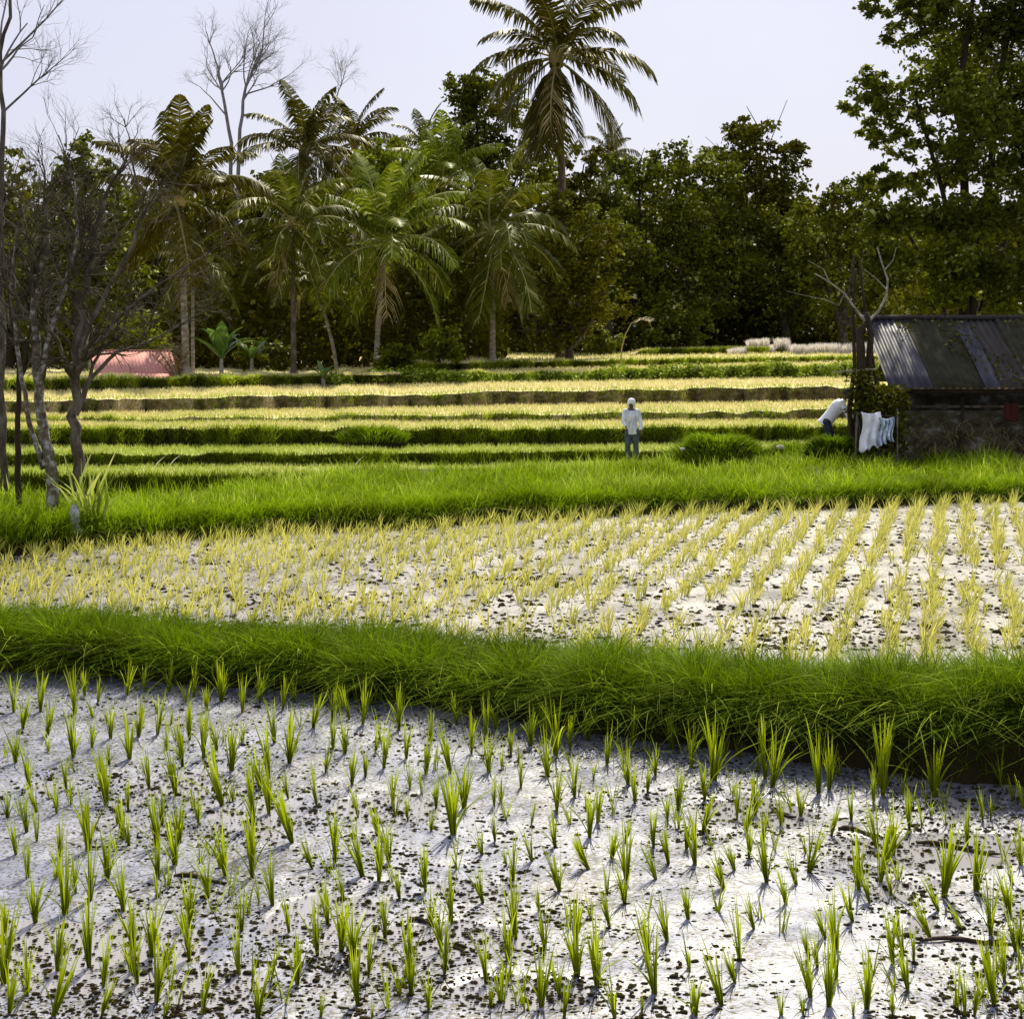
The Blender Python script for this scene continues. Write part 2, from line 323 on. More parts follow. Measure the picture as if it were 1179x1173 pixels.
def near_pts(n):
    x = rng.uniform(-60, 1240, n); y = 778+ (1200-778)*rng.random(n)**.8; D = F*3.3/(y-YH)
    X = (x-CX)/F*D
    keep = (.7*fbm(X*.9, D*.9, 50)+.6*vnoise(X*4, D*4, 55)+.30) > rng.uniform(-1.1, 1.5, n)
    b = F*3.3/(np.interp(x, [0, 400, 600, 780, 1000, 1179], [772, 800, 832, 856, 888, 908])-YH)
    keep &= (D < b) & (rng.random(n) < np.interp(y, [790, 960, 1170], [1, .85, .48]))
    return np.stack([X, D, .006+0*X], -1)[keep]
clods('mud_clods', 60000, near_pts, .005, .0125, 0, 'small dark clods of earth scattered over the wet mud of the near paddy')
def far_pts(n):
    x = rng.uniform(-60, 1240, n); y = rng.uniform(585, 750, n); D = F*3.0/(y-YH); X = (x-CX)/F*D
    e = np.interp(x, XS, PD[strip('paddy')[-1]])-.1; keep = (D < e) & (vnoise(X*1.5, D*1.5, 51)+.2 > rng.uniform(-1, 1, n))
    return np.stack([X, D, .302+0*X], -1)[keep]
clods('mud_clods', 15000, far_pts, .009, .028, 0, 'dark clods of earth lying between the yellow seedlings of the second paddy')

# ------------------------------------------------------------------ rice tufts in the near paddy
Z3 = """38,165,35,45 110,165,112,50 62,212,75,110 128,230,145,120 172,60,172,0 230,122,228,40 265,145,270,70 345,118,358,20 392,110,398,30 460,110,462,30 525,125,530,15 601,135,605,25 658,165,662,60 705,140,712,40 768,160,775,60 800,140,800,70 428,228,440,110 375,235,385,120 850,210,868,100 902,190,905,80 985,200,1000,70 1060,140,1062,50 1083,215,1080,100 1018,275,1030,190 1042,318,1052,190 1103,290,1105,180 1170,250,1172,160 1155,335,1160,220 200,290,195,150 250,265,255,180 300,240,300,130 283,350,262,260 298,310,285,240 405,370,385,260 478,390,455,240 515,240,505,130 560,160,560,90 628,322,625,170 590,270,570,180 730,345,715,190 745,250,735,130 785,305,790,160 885,330,895,230 938,280,940,160 782,400,765,310 860,420,840,300 992,345,995,260 972,450,955,350 1113,375,1113,280 1065,410,1070,310 1108,460,1098,380 42,305,35,200 80,370,60,240 100,440,75,330 180,375,165,280 205,330,170,270 155,445,152,340 240,540,232,370 20,455,10,360 45,555,30,450 100,520,92,420 165,560,155,450 348,430,345,340 335,510,322,390 350,525,340,440 478,585,455,440 440,470,430,360 430,615,428,490 540,470,533,380 603,418,560,240 690,470,672,310 612,612,590,440 565,665,548,530 690,550,665,420 793,522,745,340 848,590,810,490 740,690,720,540 985,612,930,430 1025,500,1010,400 1055,575,1050,460 935,675,912,560 890,740,872,620 1085,670,1075,580 1155,650,1142,520 1170,490,1175,420 95,735,88,580 75,620,70,500 205,660,185,530 242,855,235,640 290,620,295,480 335,705,322,560 365,825,362,650 15,760,12,660 10,900,15,690 155,865,165,710 175,830,190,760 25,985,35,840 145,990,200,810 280,910,298,740 275,990,310,870 425,950,440,760 515,835,490,680 515,730,510,590 655,760,650,620 650,875,640,720 808,905,800,760 785,760,770,640 970,960,955,780 960,830,950,670 1045,775,1030,640 1112,870,1103,710 550,985,565,830 700,995,715,840 445,995,465,910 870,995,880,930 1010,1000,1015,950 1165,975,1160,870 1170,740,1172,640"""
Z4 = """370,160,360,50 420,260,420,100 480,325,478,180 470,210,472,60 505,180,492,80 300,440,300,330 360,535,350,290 555,260,553,160 622,235,625,100 680,335,668,170 670,200,668,60 588,380,592,260 710,265,715,60 755,245,755,120 812,215,818,80 880,300,890,160 882,200,884,60 968,235,978,90 1102,248,1090,110 497,440,500,320 520,430,525,330 500,555,485,440 710,455,712,300 770,405,768,270 785,400,790,340 835,350,835,270 822,545,830,370 848,495,862,350 975,430,970,280 1018,390,1022,290 1045,335,1040,230 1085,490,1092,380 1122,455,1128,310 457,605,440,500 625,625,600,500 625,500,635,410 705,575,685,440 820,655,745,510 897,615,912,490 945,560,960,460 1090,635,1065,490 1150,585,1152,480 1048,690,1005,550 720,730,690,570 650,790,640,690 540,640,530,580 570,885,545,660 460,765,430,640 355,835,330,640 317,925,285,740 545,960,535,750 470,1035,460,850 940,770,925,620 890,850,855,690 1085,900,1060,720 1160,825,1140,700 780,1010,755,780 720,1080,700,930 1040,1070,1010,820 1020,940,1000,780 910,1155,880,970 735,1155,750,1010 485,1120,490,1020 1170,1140,1170,1030 1000,1150,1000,1110"""
Z5 = """8,450,12,300 35,585,35,470 95,415,92,270 125,350,140,130 88,525,120,380 205,480,208,340 268,465,275,330 300,345,290,140 325,375,350,170 355,500,350,370 293,555,305,430 245,615,250,480 198,660,165,540 160,720,120,580 408,710,375,560 373,775,345,640 422,470,422,350 485,400,480,150 518,385,515,200 447,665,500,450 525,540,540,430 593,490,583,360 668,430,675,300 700,400,700,140 690,690,720,440 790,515,785,380 875,405,875,200 850,430,830,350 908,745,935,470 985,570,985,420 1040,490,1030,380 1065,480,1070,400 1100,370,1095,230 1168,640,1165,500 598,830,550,660 655,765,620,620 860,880,790,720 890,795,840,660 505,890,470,750 265,860,230,710 215,960,195,740 155,1115,120,900 200,1040,160,900 455,1090,420,870 450,960,425,820 480,990,460,850 785,1060,760,900 770,940,740,800 805,960,800,840 1150,930,1120,760 1130,800,1110,640 1165,910,1160,760 1115,1030,1100,860 1080,1110,1050,870 980,1150,975,980 1010,1150,1030,1000 735,1150,735,1030 355,1150,350,1040 65,1150,60,1000 430,1150,420,1050 600,1155,600,1090 38,825,30,700 1170,1150,1165,1100"""
tufts = []
for txt, ox, oy, k in ((Z3, 0, 750, 2.358), (Z4, 400, 780, 2.9475), (Z5, 779, 780, 2.9475)):
    for q in txt.split():
        a, b, c_, d = map(float, q.split(',')); tufts.append((ox+a/k, oy+b/k, ox+c_/k, oy+d/k))
bl = lambda x: np.interp(x, [0, 400, 600, 780, 1000, 1179], [772, 800, 832, 856, 888, 908])
tries = 0
while len(tufts) < 296 and tries < 20000:
    tries += 1; x = random.uniform(4, 1175); y = random.uniform(bl(x)+10, 1165)
    if min(abs(x-t[0])/1.0+abs(y-t[1])*.55 for t in tufts) > 17: h = 55+(y-800)*.09; tufts.append((x, y, x+random.uniform(-10, 5), y-h*random.uniform(.7, 1)))
smalls = []; tries = 0
while len(smalls) < 150 and tries < 40000:           # the least of them, thin young tufts between the others
    tries += 1; x = random.uniform(-60, 1240); y = bl(x)+random.uniform(3, 1)+(1168-bl(x))*random.random()**1.5
    if min(abs(x-t[0])+abs(y-t[1])*.7 for t in tufts+smalls) > 13: smalls.append((x, y))
tuft_meshes = []
for i in range(24):
    mb = MB(); n = random.randint(17, 27); az = rng.uniform(0, 6.28, n); r_ = rng.uniform(0, .032, n)
    P = np.stack([r_*np.cos(az), r_*np.sin(az), np.full(n, -.02)], -1); Lb = rng.uniform(.45, 1.0, n); Lb[:4] = (1.12, 1.08, 1.05, 1.0)
    blades(mb, P, Lb, rng.uniform(.022, .040, n), az, rng.uniform(.0, .12, n), rng.uniform(0, .30, n)*rng.choice([.3, 1], n), 5, tw=.55)
    for _ in range(2):                                          # one or two loose leaves that fall away from the tuft
        blades(mb, [[0, 0, 0]], random.uniform(.6, .95), .028, random.uniform(0, 6.28), random.uniform(.2, .4), random.uniform(.3, .7), 5, tw=.55)
    tuft_meshes.append(mb.mesh('rice_tuft', M['rice']))
lab = 'slim tuft of young green rice planted in the wet grey mud of the near paddy'
for i, (x, y, tx, ty) in enumerate(tufts):
    D = F*3.3/(y-YH); p = at(x, y, D); q = at(tx, ty, D); L = max(q[2]-p[2], .12)
    o = link('rice_tuft', tuft_meshes[i % 24], None, (p[0], p[1], 0))
    ang = math.atan2(q[0]-p[0], L)
    o.rotation_euler = (Matrix.Rotation(ang, 3, 'Y') @ Matrix.Rotation(random.uniform(-.12, .12), 3, 'X') @ Matrix.Rotation(random.uniform(0, 6.28), 3, 'Z')).to_euler()
    L *= 1.08; o.scale = (L*random.uniform(.8, 1.2),)*2+(L,)
    zx = 'left' if x < 393 else 'middle' if x < 786 else 'right'
    fr = (y-bl(x))/(1173-bl(x)); zy = 'along the foot of the grass bank' if fr < .12 else 'in the far half of the near paddy' if fr < .5 else 'in the near half of the near paddy' if fr < .85 else 'at the very front of the near paddy'
    ln = 'leaning left' if ang < -.1 else 'leaning right' if ang > .1 else 'upright'; sz = 'tall' if L > .36 else 'short' if L < .27 else 'middling'
    tag(o, f'{sz} {ln} green rice tuft {zy}, {zx} third', 'rice plant', 'rice tufts planted in the near paddy')

mb = MB()
for x, y in smalls:
    p = at(x, y, F*3.3/(y-YH)); n = random.randint(6, 11); L = random.uniform(.18, .32); lx, ly = random.uniform(-.25, .1), random.uniform(-.1, .1)
    P = np.stack([p[0]+rng.normal(0, .008, n), p[1]+rng.normal(0, .008, n), np.full(n, -.01)], -1)
    blades(mb, P, L*rng.uniform(.5, 1.05, n), .009, math.atan2(ly, lx)+rng.normal(0, 1.4, n), math.hypot(lx, ly)+rng.uniform(0, .12, n), rng.uniform(0, .3, n), 4, tw=.55)
tag(mb.build('rice_seedlings', M['rice']), 'small thin rice seedlings scattered between the tufts of the near paddy', 'rice seedlings', kind='stuff')

# second paddy: thousands of yellowed tufts, in rows that run away to the right
def rows_pts():
    d = np.array([.30, 1.0]); d /= np.linalg.norm(d); e = np.array([d[1], -d[0]])
    a, b = np.meshgrid(np.arange(10, 30, .17), np.arange(-18, 14, .40)); n = a.size
    a = a.ravel()+rng.uniform(-.08, .08, n); b = b.ravel()+rng.normal(0, .055, n)+.10*vnoise(a.ravel()*.8, b.ravel(), 66) if False else b.ravel()+rng.normal(0, .055, n)
    X = d[0]*a+e[0]*b-1.5; Y = d[1]*a+e[1]*b; px = X/Y*F+CX
    i0, i1 = strip('paddy')[0], strip('paddy')[-1]
    ok = (px > -180) & (px < 1360) & (Y > np.interp(px, XS, PD[i0])) & (Y < np.interp(px, XS, PD[i1])+.15)
    ok &= vnoise(X*.7, Y*.7, 61)+1.1-.6*(px > 700)*(Y < 19)*.5 > rng.uniform(-.1, .75, n)
    return X[ok], Y[ok], px[ok]
X, Y, px = rows_pts(); mb = MB(); k = 10
n = len(X)*k; az = rng.uniform(0, 6.28, n); XX = np.repeat(X, k)+.03*np.cos(az); YY = np.repeat(Y, k)+.03*np.sin(az)
az2 = np.where(rng.random(n) < .5, rng.normal(-.2, .5, n), az)
Lh = np.repeat(rng.uniform(.17, .33, len(X)), k)*rng.uniform(.7, 1.1, n)
vr = np.clip(np.repeat(.35+.35*rng.random(len(X))-.25*((Y > np.interp(px, XS, PD[strip('paddy')[-1]])-.8)), k)+rng.uniform(-.2, .35, n), 0, 1)
blades(mb, np.stack([XX, YY, .3+0*XX], -1), Lh, .014, az2, rng.uniform(.05, .4, n), rng.uniform(0, .4, n), 3, var=vr)
tag(mb.build('rice_seedlings', M['rice2']), 'rows of small yellowed rice seedlings covering the second paddy behind the grass bank', 'rice seedlings', kind='stuff')

# ------------------------------------------------------------------ grass on the banks and terraces
def on_rows(i0, i1, n, x0=-150, x1=1330, tpow=1., lo=0., hi=1.):
    x = rng.uniform(x0, x1, n); t = lo+(hi-lo)*rng.random(n)**tpow
    k = i0+t*(i1-i0); a = np.clip(np.floor(k).astype(int), i0, i1-1); f = k-a
    xi = np.clip(np.searchsorted(XS, x)-1, 0, len(XS)-2); fx = (x-XS[xi])/(XS[xi+1]-XS[xi])
    g = lambda Pq, r: Pq[r, xi]*(1-fx)+Pq[r, xi+1]*fx
    D = g(PD, a)*(1-f)+g(PD, a+1)*f; Z = g(PZ, a)*(1-f)+g(PZ, a+1)*f
    return x, t, np.stack([(x-CX)/F*D, D, Z-.01], -1)
b0 = strip('bank')[0]
mb = MB()
n = 52000; x, t, P = on_rows(b0, b0+5, n, tpow=.62); ok = (t > .34) | (rng.random(n) < np.interp(x, [700, 950], [.28, .12])); x, t, P = x[ok], t[ok], P[ok]; n = len(x)
cl = fbm(P[:, 0]*1.3, P[:, 1]*1.3, 71); rt = np.interp(x, [0, 1179], [.75, 1.15])
L = rng.uniform(.16, .44, n)*(1+.5*cl)*rt*.85; L = np.where(t < .38, L*.7, L)
az = rng.normal(-math.pi/2, .9, n)+.5*vnoise(P[:, 0]*2, P[:, 1]*2, 72); az = np.where(t > .6, rng.uniform(0, 6.28, n), az)
blades(mb, P, np.clip(L, .1, .6), rng.uniform(.006, .011, n), az, rng.uniform(.05, .6, n), rng.uniform(.2, 1.25, n), 4, var=np.clip(.3+.2*cl+rng.normal(.15, .25, n), 0, 1), tw=.4)
def tussocky(mb, i0, i1, nt_, nb, lo, hi, sp, L0, L1, W, vb, x0=-150, x1=1330):
    x, t, Cn = on_rows(i0, i1, nt_, x0, x1, lo=lo, hi=hi); sz = rng.uniform(.5, 1.3, nt_); vt = rng.normal(vb, .16, nt_)
    k = rng.integers(0, nt_, nt_*nb); n = len(k); o = rng.normal(0, 1, (n, 2))*sp*sz[k][:, None]; d = np.hypot(o[:, 0], o[:, 1])/(sp*sz[k])
    P = Cn[k]; P[:, :2] += o; P[:, 2] += .05-.05*d; a = np.arctan2(o[:, 1], o[:, 0])+rng.normal(0, .5, n)
    blades(mb, P, rng.uniform(L0, L1, n)*sz[k], W*rng.uniform(.7, 1.3, n), a, np.clip(.12+.30*d+rng.normal(0, .08, n), 0, .9), np.clip(.2+.35*d+rng.normal(0, .15, n), 0, 1.2), 4, var=np.clip(vt[k]+rng.normal(0, .2, n), 0, 1), tw=.45)
tussocky(mb, b0, b0+4, 420, 110, .45, .95, .10, .22, .48, .009, .35)
n = 600; x, t, P = on_rows(b0, b0+4, n, lo=.45)
blades(mb, P, rng.uniform(.4, .75, n), .008, rng.normal(-1.6, 1.0, n), rng.uniform(.4, .9, n), rng.uniform(.5, 1.2, n), 6, var=rng.uniform(.55, 1.25, n).clip(0, 1), tw=.2)
tag(mb.build('long_grass', M['grass']), 'long green grass drooping over the bank between the two flooded paddies', 'grass', kind='stuff')
b2 = strip('bank2')[0]; mb = MB()
n = 30000; x, t, P = on_rows(b2, b2+2, n); ok = (t > .62) | (rng.random(n) < .14); x, t, P = x[ok], t[ok], P[ok]; n = len(x); cl = fbm(P[:, 0]*1.1, P[:, 1]*1.1, 73)
blades(mb, P, rng.uniform(.14, .36, n)*(1+.6*cl), rng.uniform(.008, .014, n), rng.normal(-math.pi/2, 1.1, n), rng.uniform(.05, .5, n), rng.uniform(.1, .8, n), 3, var=np.clip(.2+.25*cl+rng.normal(.1, .25, n), 0, 1))
tussocky(mb, b2+1, b2+4, 700, 60, .1, .95, .13, .18, .42, .013, .5)
n = 44000; x, t, P = on_rows(b2+2, b2+4, n); cl = fbm(P[:, 0]*.7, P[:, 1]*.7, 74)
tall = rng.random(n) < .05
blades(mb, P, np.where(tall, rng.uniform(.35, .6, n), rng.uniform(.10, .30, n)*(1+.9*cl)), rng.uniform(.010, .017, n), rng.uniform(0, 6.28, n), rng.uniform(.0, .45, n), rng.uniform(.0, .6, n), 3, var=np.clip(.5+.3*cl+rng.normal(.1, .25, n), 0, 1))
tag(mb.build('long_grass', M['grass2']), 'sunlit green grass on the broad bank behind the second paddy', 'grass', kind='stuff')
mb = MB(); d0 = strip('ditch')[0]; rz = strip('riserZ')[0]
n = 26000; x, t, P = on_rows(d0+2, rz, n, x1=960); blades(mb, P, rng.uniform(.1, .3, n), rng.uniform(.014, .022, n), rng.normal(-1.57, 1, n), rng.uniform(.1, .5, n), rng.uniform(.1, .7, n), 3, var=np.clip(rng.normal(.4, .25, n), 0, 1))
spec = dict(A=(16000, .14, .35), B=(20000, .16, .35), C=(7000, .12, .5), D=(6000, .12, .4), E=(16000, .2, .6), F=(10000, .16, .5), G=(8000, .16, .45))
for k_, (n, Lm, v) in spec.items():
    i0 = strip('riser'+k_)[0]; x0 = {'F': 470, 'G': 735}.get(k_, -150)
    x, t, P = on_rows(i0, i0+1, n, x0=x0, x1=1030, tpow=.7)
    cl = fbm(P[:, 0]*.8, P[:, 1]*0, 80+ord(k_)); sc = P[:, 1]/40
    blades(mb, P, Lm*rng.uniform(.5, 1.3, n)*(1+.4*cl), .018*sc, rng.normal(-1.57, 1.0, n), rng.uniform(.1, .7, n), rng.uniform(.1, .8, n), 3, var=np.clip(v+.3*cl+rng.normal(0, .2, n), 0, 1))
tag(mb.build('terrace_grass', M['grassd']), 'green grass hanging over the earth steps between the far rice terraces', 'grass', kind='stuff')
mg, my = MB(), MB()
for k_, n, L_, y_ in (('Z', 16000, .12, .0), ('A', 16000, .12, .05), ('B', 22000, .12, .6), ('C', 24000, .12, .8), ('D', 24000, .13, .97), ('E', 16000, .14, .95), ('F', 12000, .16, .8), ('G', 5000, .18, .5)):
    ii = strip('tread'+k_); x, t, P = on_rows(ii[0], ii[-1], n, x1=1030); m = rng.random(n) < y_+.25*vnoise(P[:, 0]*.25, P[:, 1]*.5, 91)
    edge = t < .12
    for sel, mbx in ((m & ~edge, my), (~m | edge, mg)):
        q = P[sel]; c = len(q)
        blades(mbx, q, L_*rng.uniform(.6, 1.3, c), .022*q[:, 1]/45, rng.uniform(0, 6.28, c), rng.uniform(0, .5, c), rng.uniform(0, .5, c), 2)
tag(mg.build('young_rice', M['stub_g']), 'short bright green rice standing on the nearer terraces', 'rice crop', kind='stuff')
tag(my.build('ripe_rice', M['stub_y']), 'pale straw yellow rice covering the upper terraces', 'rice crop', kind='stuff')
# leafy herbs on the green step in the middle of the hillside
mb = MB(); i0 = strip('riserE')[0]; n = 9000; x, t, P = on_rows(i0, i0+1, n, x0=380, x1=1010)
P = P+np.stack([rng.normal(0, .08, n), rng.normal(-.1, .1, n), rng.uniform(0, .35, n)*(1+vnoise(P[:, 0], P[:, 1]*0, 5))*.6], -1); leaves(mb, P, .16)
tag(mb.build('leafy_herbs', M['herb']), 'leafy green herbs growing along the middle terrace step', 'herbs', kind='stuff')
# pale feathery reeds on the far right terrace
mb = MB(); n = 6000; x = rng.uniform(838, 1010, n); D = rng.uniform(83.5, 85, n); P = np.stack([(x-CX)/F*D, D, [gz(a, b) for a, b in zip(x, D)]], -1)
hh = np.interp(x, [838, 870, 1010], [.3, .5, .62]); blades(mb, P, hh*rng.uniform(.7, 1.2, n), .05, rng.uniform(0, 6.28, n), rng.uniform(0, .2, n), rng.uniform(0, .3, n), 3)
tag(mb.build('pale_reeds', M['reed']), 'strip of whitish feathery reeds along the topmost terrace at the edge of the wood', 'reeds', kind='stuff')

# grassy tussocks on the terrace edge
def tussock(px_, py_, D, rx, h, label, n=3200, mat='grass2'):
    c = at(px_, py_, D); c[2] = gz(px_, D)-.05; e = empty('grass_tussock', c); tag(e, label, 'tussock', 'grass tussocks at the foot of the terraces')
    a = rng.uniform(0, 6.28, n); r_ = np.sqrt(rng.random(n)); X = rx*r_*np.cos(a); Yy = rx*.5*r_*np.sin(a)
    Zz = h*(np.clip(1-r_**2.2, 0, 1))*(1+.15*vnoise(X*2, Yy*2, 7)); mb = MB()
    blades(mb, np.stack([X, Yy, Zz], -1), rng.uniform(.15, .34, n), .02, np.where(r_ > .3, np.arctan2(Yy, X), a)+rng.normal(0, .5, n), rng.uniform(.1, .5, n), rng.uniform(.2, .9, n), 3, var=np.clip(rng.normal(.4, .25, n), 0, 1))
    mb.build('blades', M[mat], e)
    mb = MB(); ellipsoid(mb, (0, 0, 0), (rx*.95, rx*.45, h*.95), 16, 10, .08); mb.build('mound', M['soil'], e, True)
tussock(828, 533, 36.0, 1.45, .75, 'wide rounded grass tussock on the terrace edge right of the standing farmer')
tussock(915, 533, 35.8, .75, .5, 'narrower grass tussock between the wide one and the bending farmer')
tussock(958, 530, 31.6, .6, .5, 'small dark tussock at the feet of the bending farmer', 1600, 'grass')
tussock(430, 500, 38.6, .9, .3, 'low ragged tussock on the lower terrace edge at the centre left', 1500)

# ------------------------------------------------------------------ trees
def bare_tree(name, base, stems, r0, depth, seed, mat, label, spread=.5, up=.35, mat2='twig', twigs=1.0, cat='bare tree', group=None):
    rd = random.Random(seed); e = empty(name, base); tag(e, label, cat, group)
    tb, bb = MB(), MB(); cnt = [0]
    def br(p, d, L, r, dep):
        cnt[0] += 1
        if cnt[0] > 4200: return
        n = 5; pts = [p]; dirs = d.copy()
        for i in range(n):
            dirs = dirs+Vector((rd.gauss(0, .13), rd.gauss(0, .13), rd.gauss(0, .1)+up*.12)); dirs.normalize(); pts.append(pts[-1]+dirs*L/n)
        tube(bb, [tuple(q) for q in pts], np.linspace(r, r*.5, n+1), 5 if dep > 1 else 3, cap=False)
        if dep == 0: return
        for i in range(rd.randint(3, 5)):
            k = rd.randint(2, n); ax = dirs.cross(Vector((rd.gauss(0, 1), rd.gauss(0, 1), rd.gauss(0, 1)))).normalized()
            nd = (dirs+ax*rd.uniform(.4, 1.0)*spread*1.6); nd.z += up*.5; nd.normalize()
            br(pts[k], nd, L*rd.uniform(.5, .8), r*rd.uniform(.4, .62)*(1.15-k*.07), dep-1)
    for st in stems:                               # each stem: world points from base
        pts = [Vector(q)-Vector(base) for q in st['p']]
        dense = []
        for a, b in zip(pts, pts[1:]):
            for k in range(4): dense.append(a.lerp(b, k/4)+Vector((rd.gauss(0, 1), rd.gauss(0, 1), 0))*st['r']*.25)
        dense.append(pts[-1]); dense[0] = pts[0]
        rr = np.linspace(st['r'], st['r']*.35, len(dense)); tube(tb, [tuple(q) for q in dense], rr, 8)
        m = len(dense); L = st.get('L', 1.5)
        for i in range(int(st.get('n', 6))):
            k = int(m*rd.uniform(st.get('from', .45), .98)); k = min(k, m-1); d = (dense[k]-dense[k-1]).normalized()
            ax = Vector((rd.gauss(0, 1), rd.gauss(0, .7), rd.gauss(0, .3)))*spread; nd = (d+ax+Vector((0, 0, up))).normalized()
            br(dense[k], nd, L*rd.uniform(.6, 1.1), rr[k]*.6, depth)
        br(dense[-1], (dense[-1]-dense[-2]).normalized(), L*.8, rr[-1]*.9, depth)
    tb.build('trunk', M[mat], e, True); bb.build('branches', M[mat2], e, True)
    return e
def pl(D, *pts): return [tuple(at(x, y, D+(0 if len(q) == 0 else q[0]))) for (x, y, *q) in pts]
def gb(x, D): p = at(x, 0, D); p[2] = gz(x, D)-.05; return tuple(p)

# big and small leafy trees, crowns made of leaf clumps
def leafy(name, bx, D, blobs, mat, label, n=6000, leaf=.26, stems=None, bark='barkd', group='trees at the edge of the wood', cat='tree', trunk_r=.22, dens=1.0, base=None):
    b = base or gb(bx, D); e = empty(name, b); tag(e, label, cat, group); cm = MB(); tm = MB(); B = np.array(b)
    vol = [a*b_ for (_, _, a, b_, *_) in blobs]; cs = []
    for (x, y, rx, ry, *dd), v in zip(blobs, vol):
        Dd = D+(dd[0] if dd else 0); c = at(x, y, Dd)-B; RX, RZ = rx/F*Dd, ry/F*Dd; cs.append((c, RX, RZ))
        m = int(n*v/sum(vol)); nc = max(6, m//45)
        u = rng.normal(size=(nc, 3)); u /= np.linalg.norm(u, axis=1)[:, None]; u *= (rng.random(nc)**.45)[:, None]
        cc = c+u*np.array([RX, RX*.9, RZ]); cr = rng.uniform(.14, .30, nc)*(RX+RZ)*.5
        w_ = rng.integers(0, nc, m); P = cc[w_]+rng.normal(size=(m, 3))*(cr[w_])[:, None]*np.array([.62, .62, .42])
        cv = rng.uniform(-.25, .25, nc); leaves(cm, P, leaf*rng.uniform(.7, 1.3, m), .6, np.clip(rng.random(m)*.8+cv[w_], 0, 1), .6)
    top = max(c[2] for c, _, _ in cs); fork = np.array([0, 0, min(c[2]-rz*.3 for c, _, rz in cs)*.55])
    if stems:
        for st, r_ in stems:
            tube(tm, [np.array(q)-B for q in st], np.linspace(r_, r_*.4, len(st)), 7)
    else:
        tube(tm, [(0, 0, -.1), (.05, .02, fork[2]*.5), tuple(fork)], [trunk_r*1.25, trunk_r, trunk_r*.8], 8)
        for c, RX, RZ in cs:
            mid = fork*.5+c*.5+rng.normal(0, .25, 3); tube(tm, [fork-np.array([0, 0, .1]), mid, c, c+rng.normal(0, .4, 3)*RX+np.array([0, 0, RZ*.4])], [trunk_r*.7, trunk_r*.42, trunk_r*.22, .02], 6)
            for _ in range(4): tube(tm, [mid, (mid+c)/2+rng.normal(0, .3, 3), c+rng.normal(0, .6, 3)*np.array([RX, RX, RZ])], [trunk_r*.25, trunk_r*.16, .015], 5, cap=False)
    tm.build('trunk', M[bark], e, True); cm.build('crown', M[mat], e)
    return e
leafy('broadleaf_tree', 555, 84, [(545, 98, 32, 24), (533, 130, 24, 34), (575, 125, 34, 38), (545, 175, 34, 32), (600, 190, 40, 30)], 'jm', 'tall round crowned tree just left of the tallest palm, its crown loose against the sky', 7500, .28)
leafy('broadleaf_tree', 750, 98, [(735, 190, 42, 22), (785, 188, 48, 26), (830, 200, 40, 34), (700, 225, 40, 40), (765, 240, 60, 46), (830, 270, 50, 50), (720, 300, 60, 55), (790, 330, 60, 50)], 'jm', 'wide leafy tree with sunlit top right of the tallest palm', 15000, .34)
leafy('broadleaf_tree', 880, 102, [(875, 150, 40, 20), (850, 175, 36, 24), (905, 178, 26, 22), (870, 205, 52, 30), (905, 235, 36, 36), (860, 270, 55, 45), (915, 300, 45, 45), (870, 345, 60, 45)], 'jd', 'dark domed tree that rises highest between the tallest palm and the tall right hand tree', 15000, .34)
leafy('broadleaf_tree', 655, 96, [(650, 225, 34, 30), (672, 190, 24, 26), (640, 275, 50, 45), (650, 340, 60, 50)], 'jd', 'dark tree behind the trunk of the tallest palm', 7000, .34)
leafy('broadleaf_tree', 95, 62, [(92, 185, 26, 28), (112, 205, 24, 30), (75, 225, 34, 36), (125, 250, 38, 40), (60, 290, 50, 50), (120, 320, 50, 45), (40, 350, 50, 40)], 'jm', 'leafy tree rising behind the bare trees at the far left', 11000, .24, bark='twigd', trunk_r=.3)
leafy('broadleaf_tree', 10, 66, [(5, 210, 40, 40), (-20, 260, 50, 60), (20, 300, 50, 60), (-10, 370, 60, 40), (-80, 260, 60, 80), (-90, 360, 60, 50)], 'jd', 'dark leafy tree cut by the left edge of the view', 11000, .26)
leafy('broadleaf_tree', 165, 76, [(165, 280, 40, 40), (180, 330, 45, 45), (150, 370, 50, 40), (250, 265, 40, 45), (255, 330, 50, 50)], 'jd', 'dark tree behind the pink roof and the leftmost palm', 9000, .3)
leafy('broadleaf_tree', 445, 86, [(440, 180, 36, 22), (465, 200, 36, 28), (415, 210, 36, 30), (490, 190, 28, 22), (450, 245, 60, 40)], 'jl', 'yellow green sunlit tree filling the gap above the middle palms', 7500, .30)
leafy('broadleaf_tree', 500, 80, [(500, 260, 50, 45), (480, 320, 60, 50), (530, 350, 50, 45), (430, 350, 55, 45)], 'jd', 'dark tree in the middle of the wood behind the pale palm trunks', 10000, .32)
leafy('broadleaf_tree', 330, 82, [(300, 235, 45, 40), (360, 240, 45, 40), (310, 310, 55, 50), (380, 330, 50, 50)], 'jd', 'dark tree behind the two palms at the left of the wood', 10000, .32)
leafy('broadleaf_tree', 655, 76.4, [(648, 245, 32, 26), (622, 285, 34, 34), (680, 290, 36, 36), (645, 320, 44, 40), (600, 350, 36, 34), (690, 350, 38, 36), (645, 380, 50, 24)], 'jd', 'dark leafy tree hiding the foot of the tallest palm', 9500, .26, bark='twigd')
leafy('broadleaf_tree', 800, 95, [(800, 250, 40, 34), (775, 290, 44, 36), (835, 300, 44, 40), (805, 345, 60, 36)], 'jm', 'rounded tree in the second rank below the sunlit wide tree', 9000, .28, bark='twigd', trunk_r=.3)
leafy('broadleaf_tree', 905, 96, [(900, 260, 34, 30), (930, 300, 38, 36), (885, 310, 40, 36), (910, 350, 50, 30)], 'jm', 'rounded tree below the dark domed one', 8000, .28, bark='twigd', trunk_r=.3)
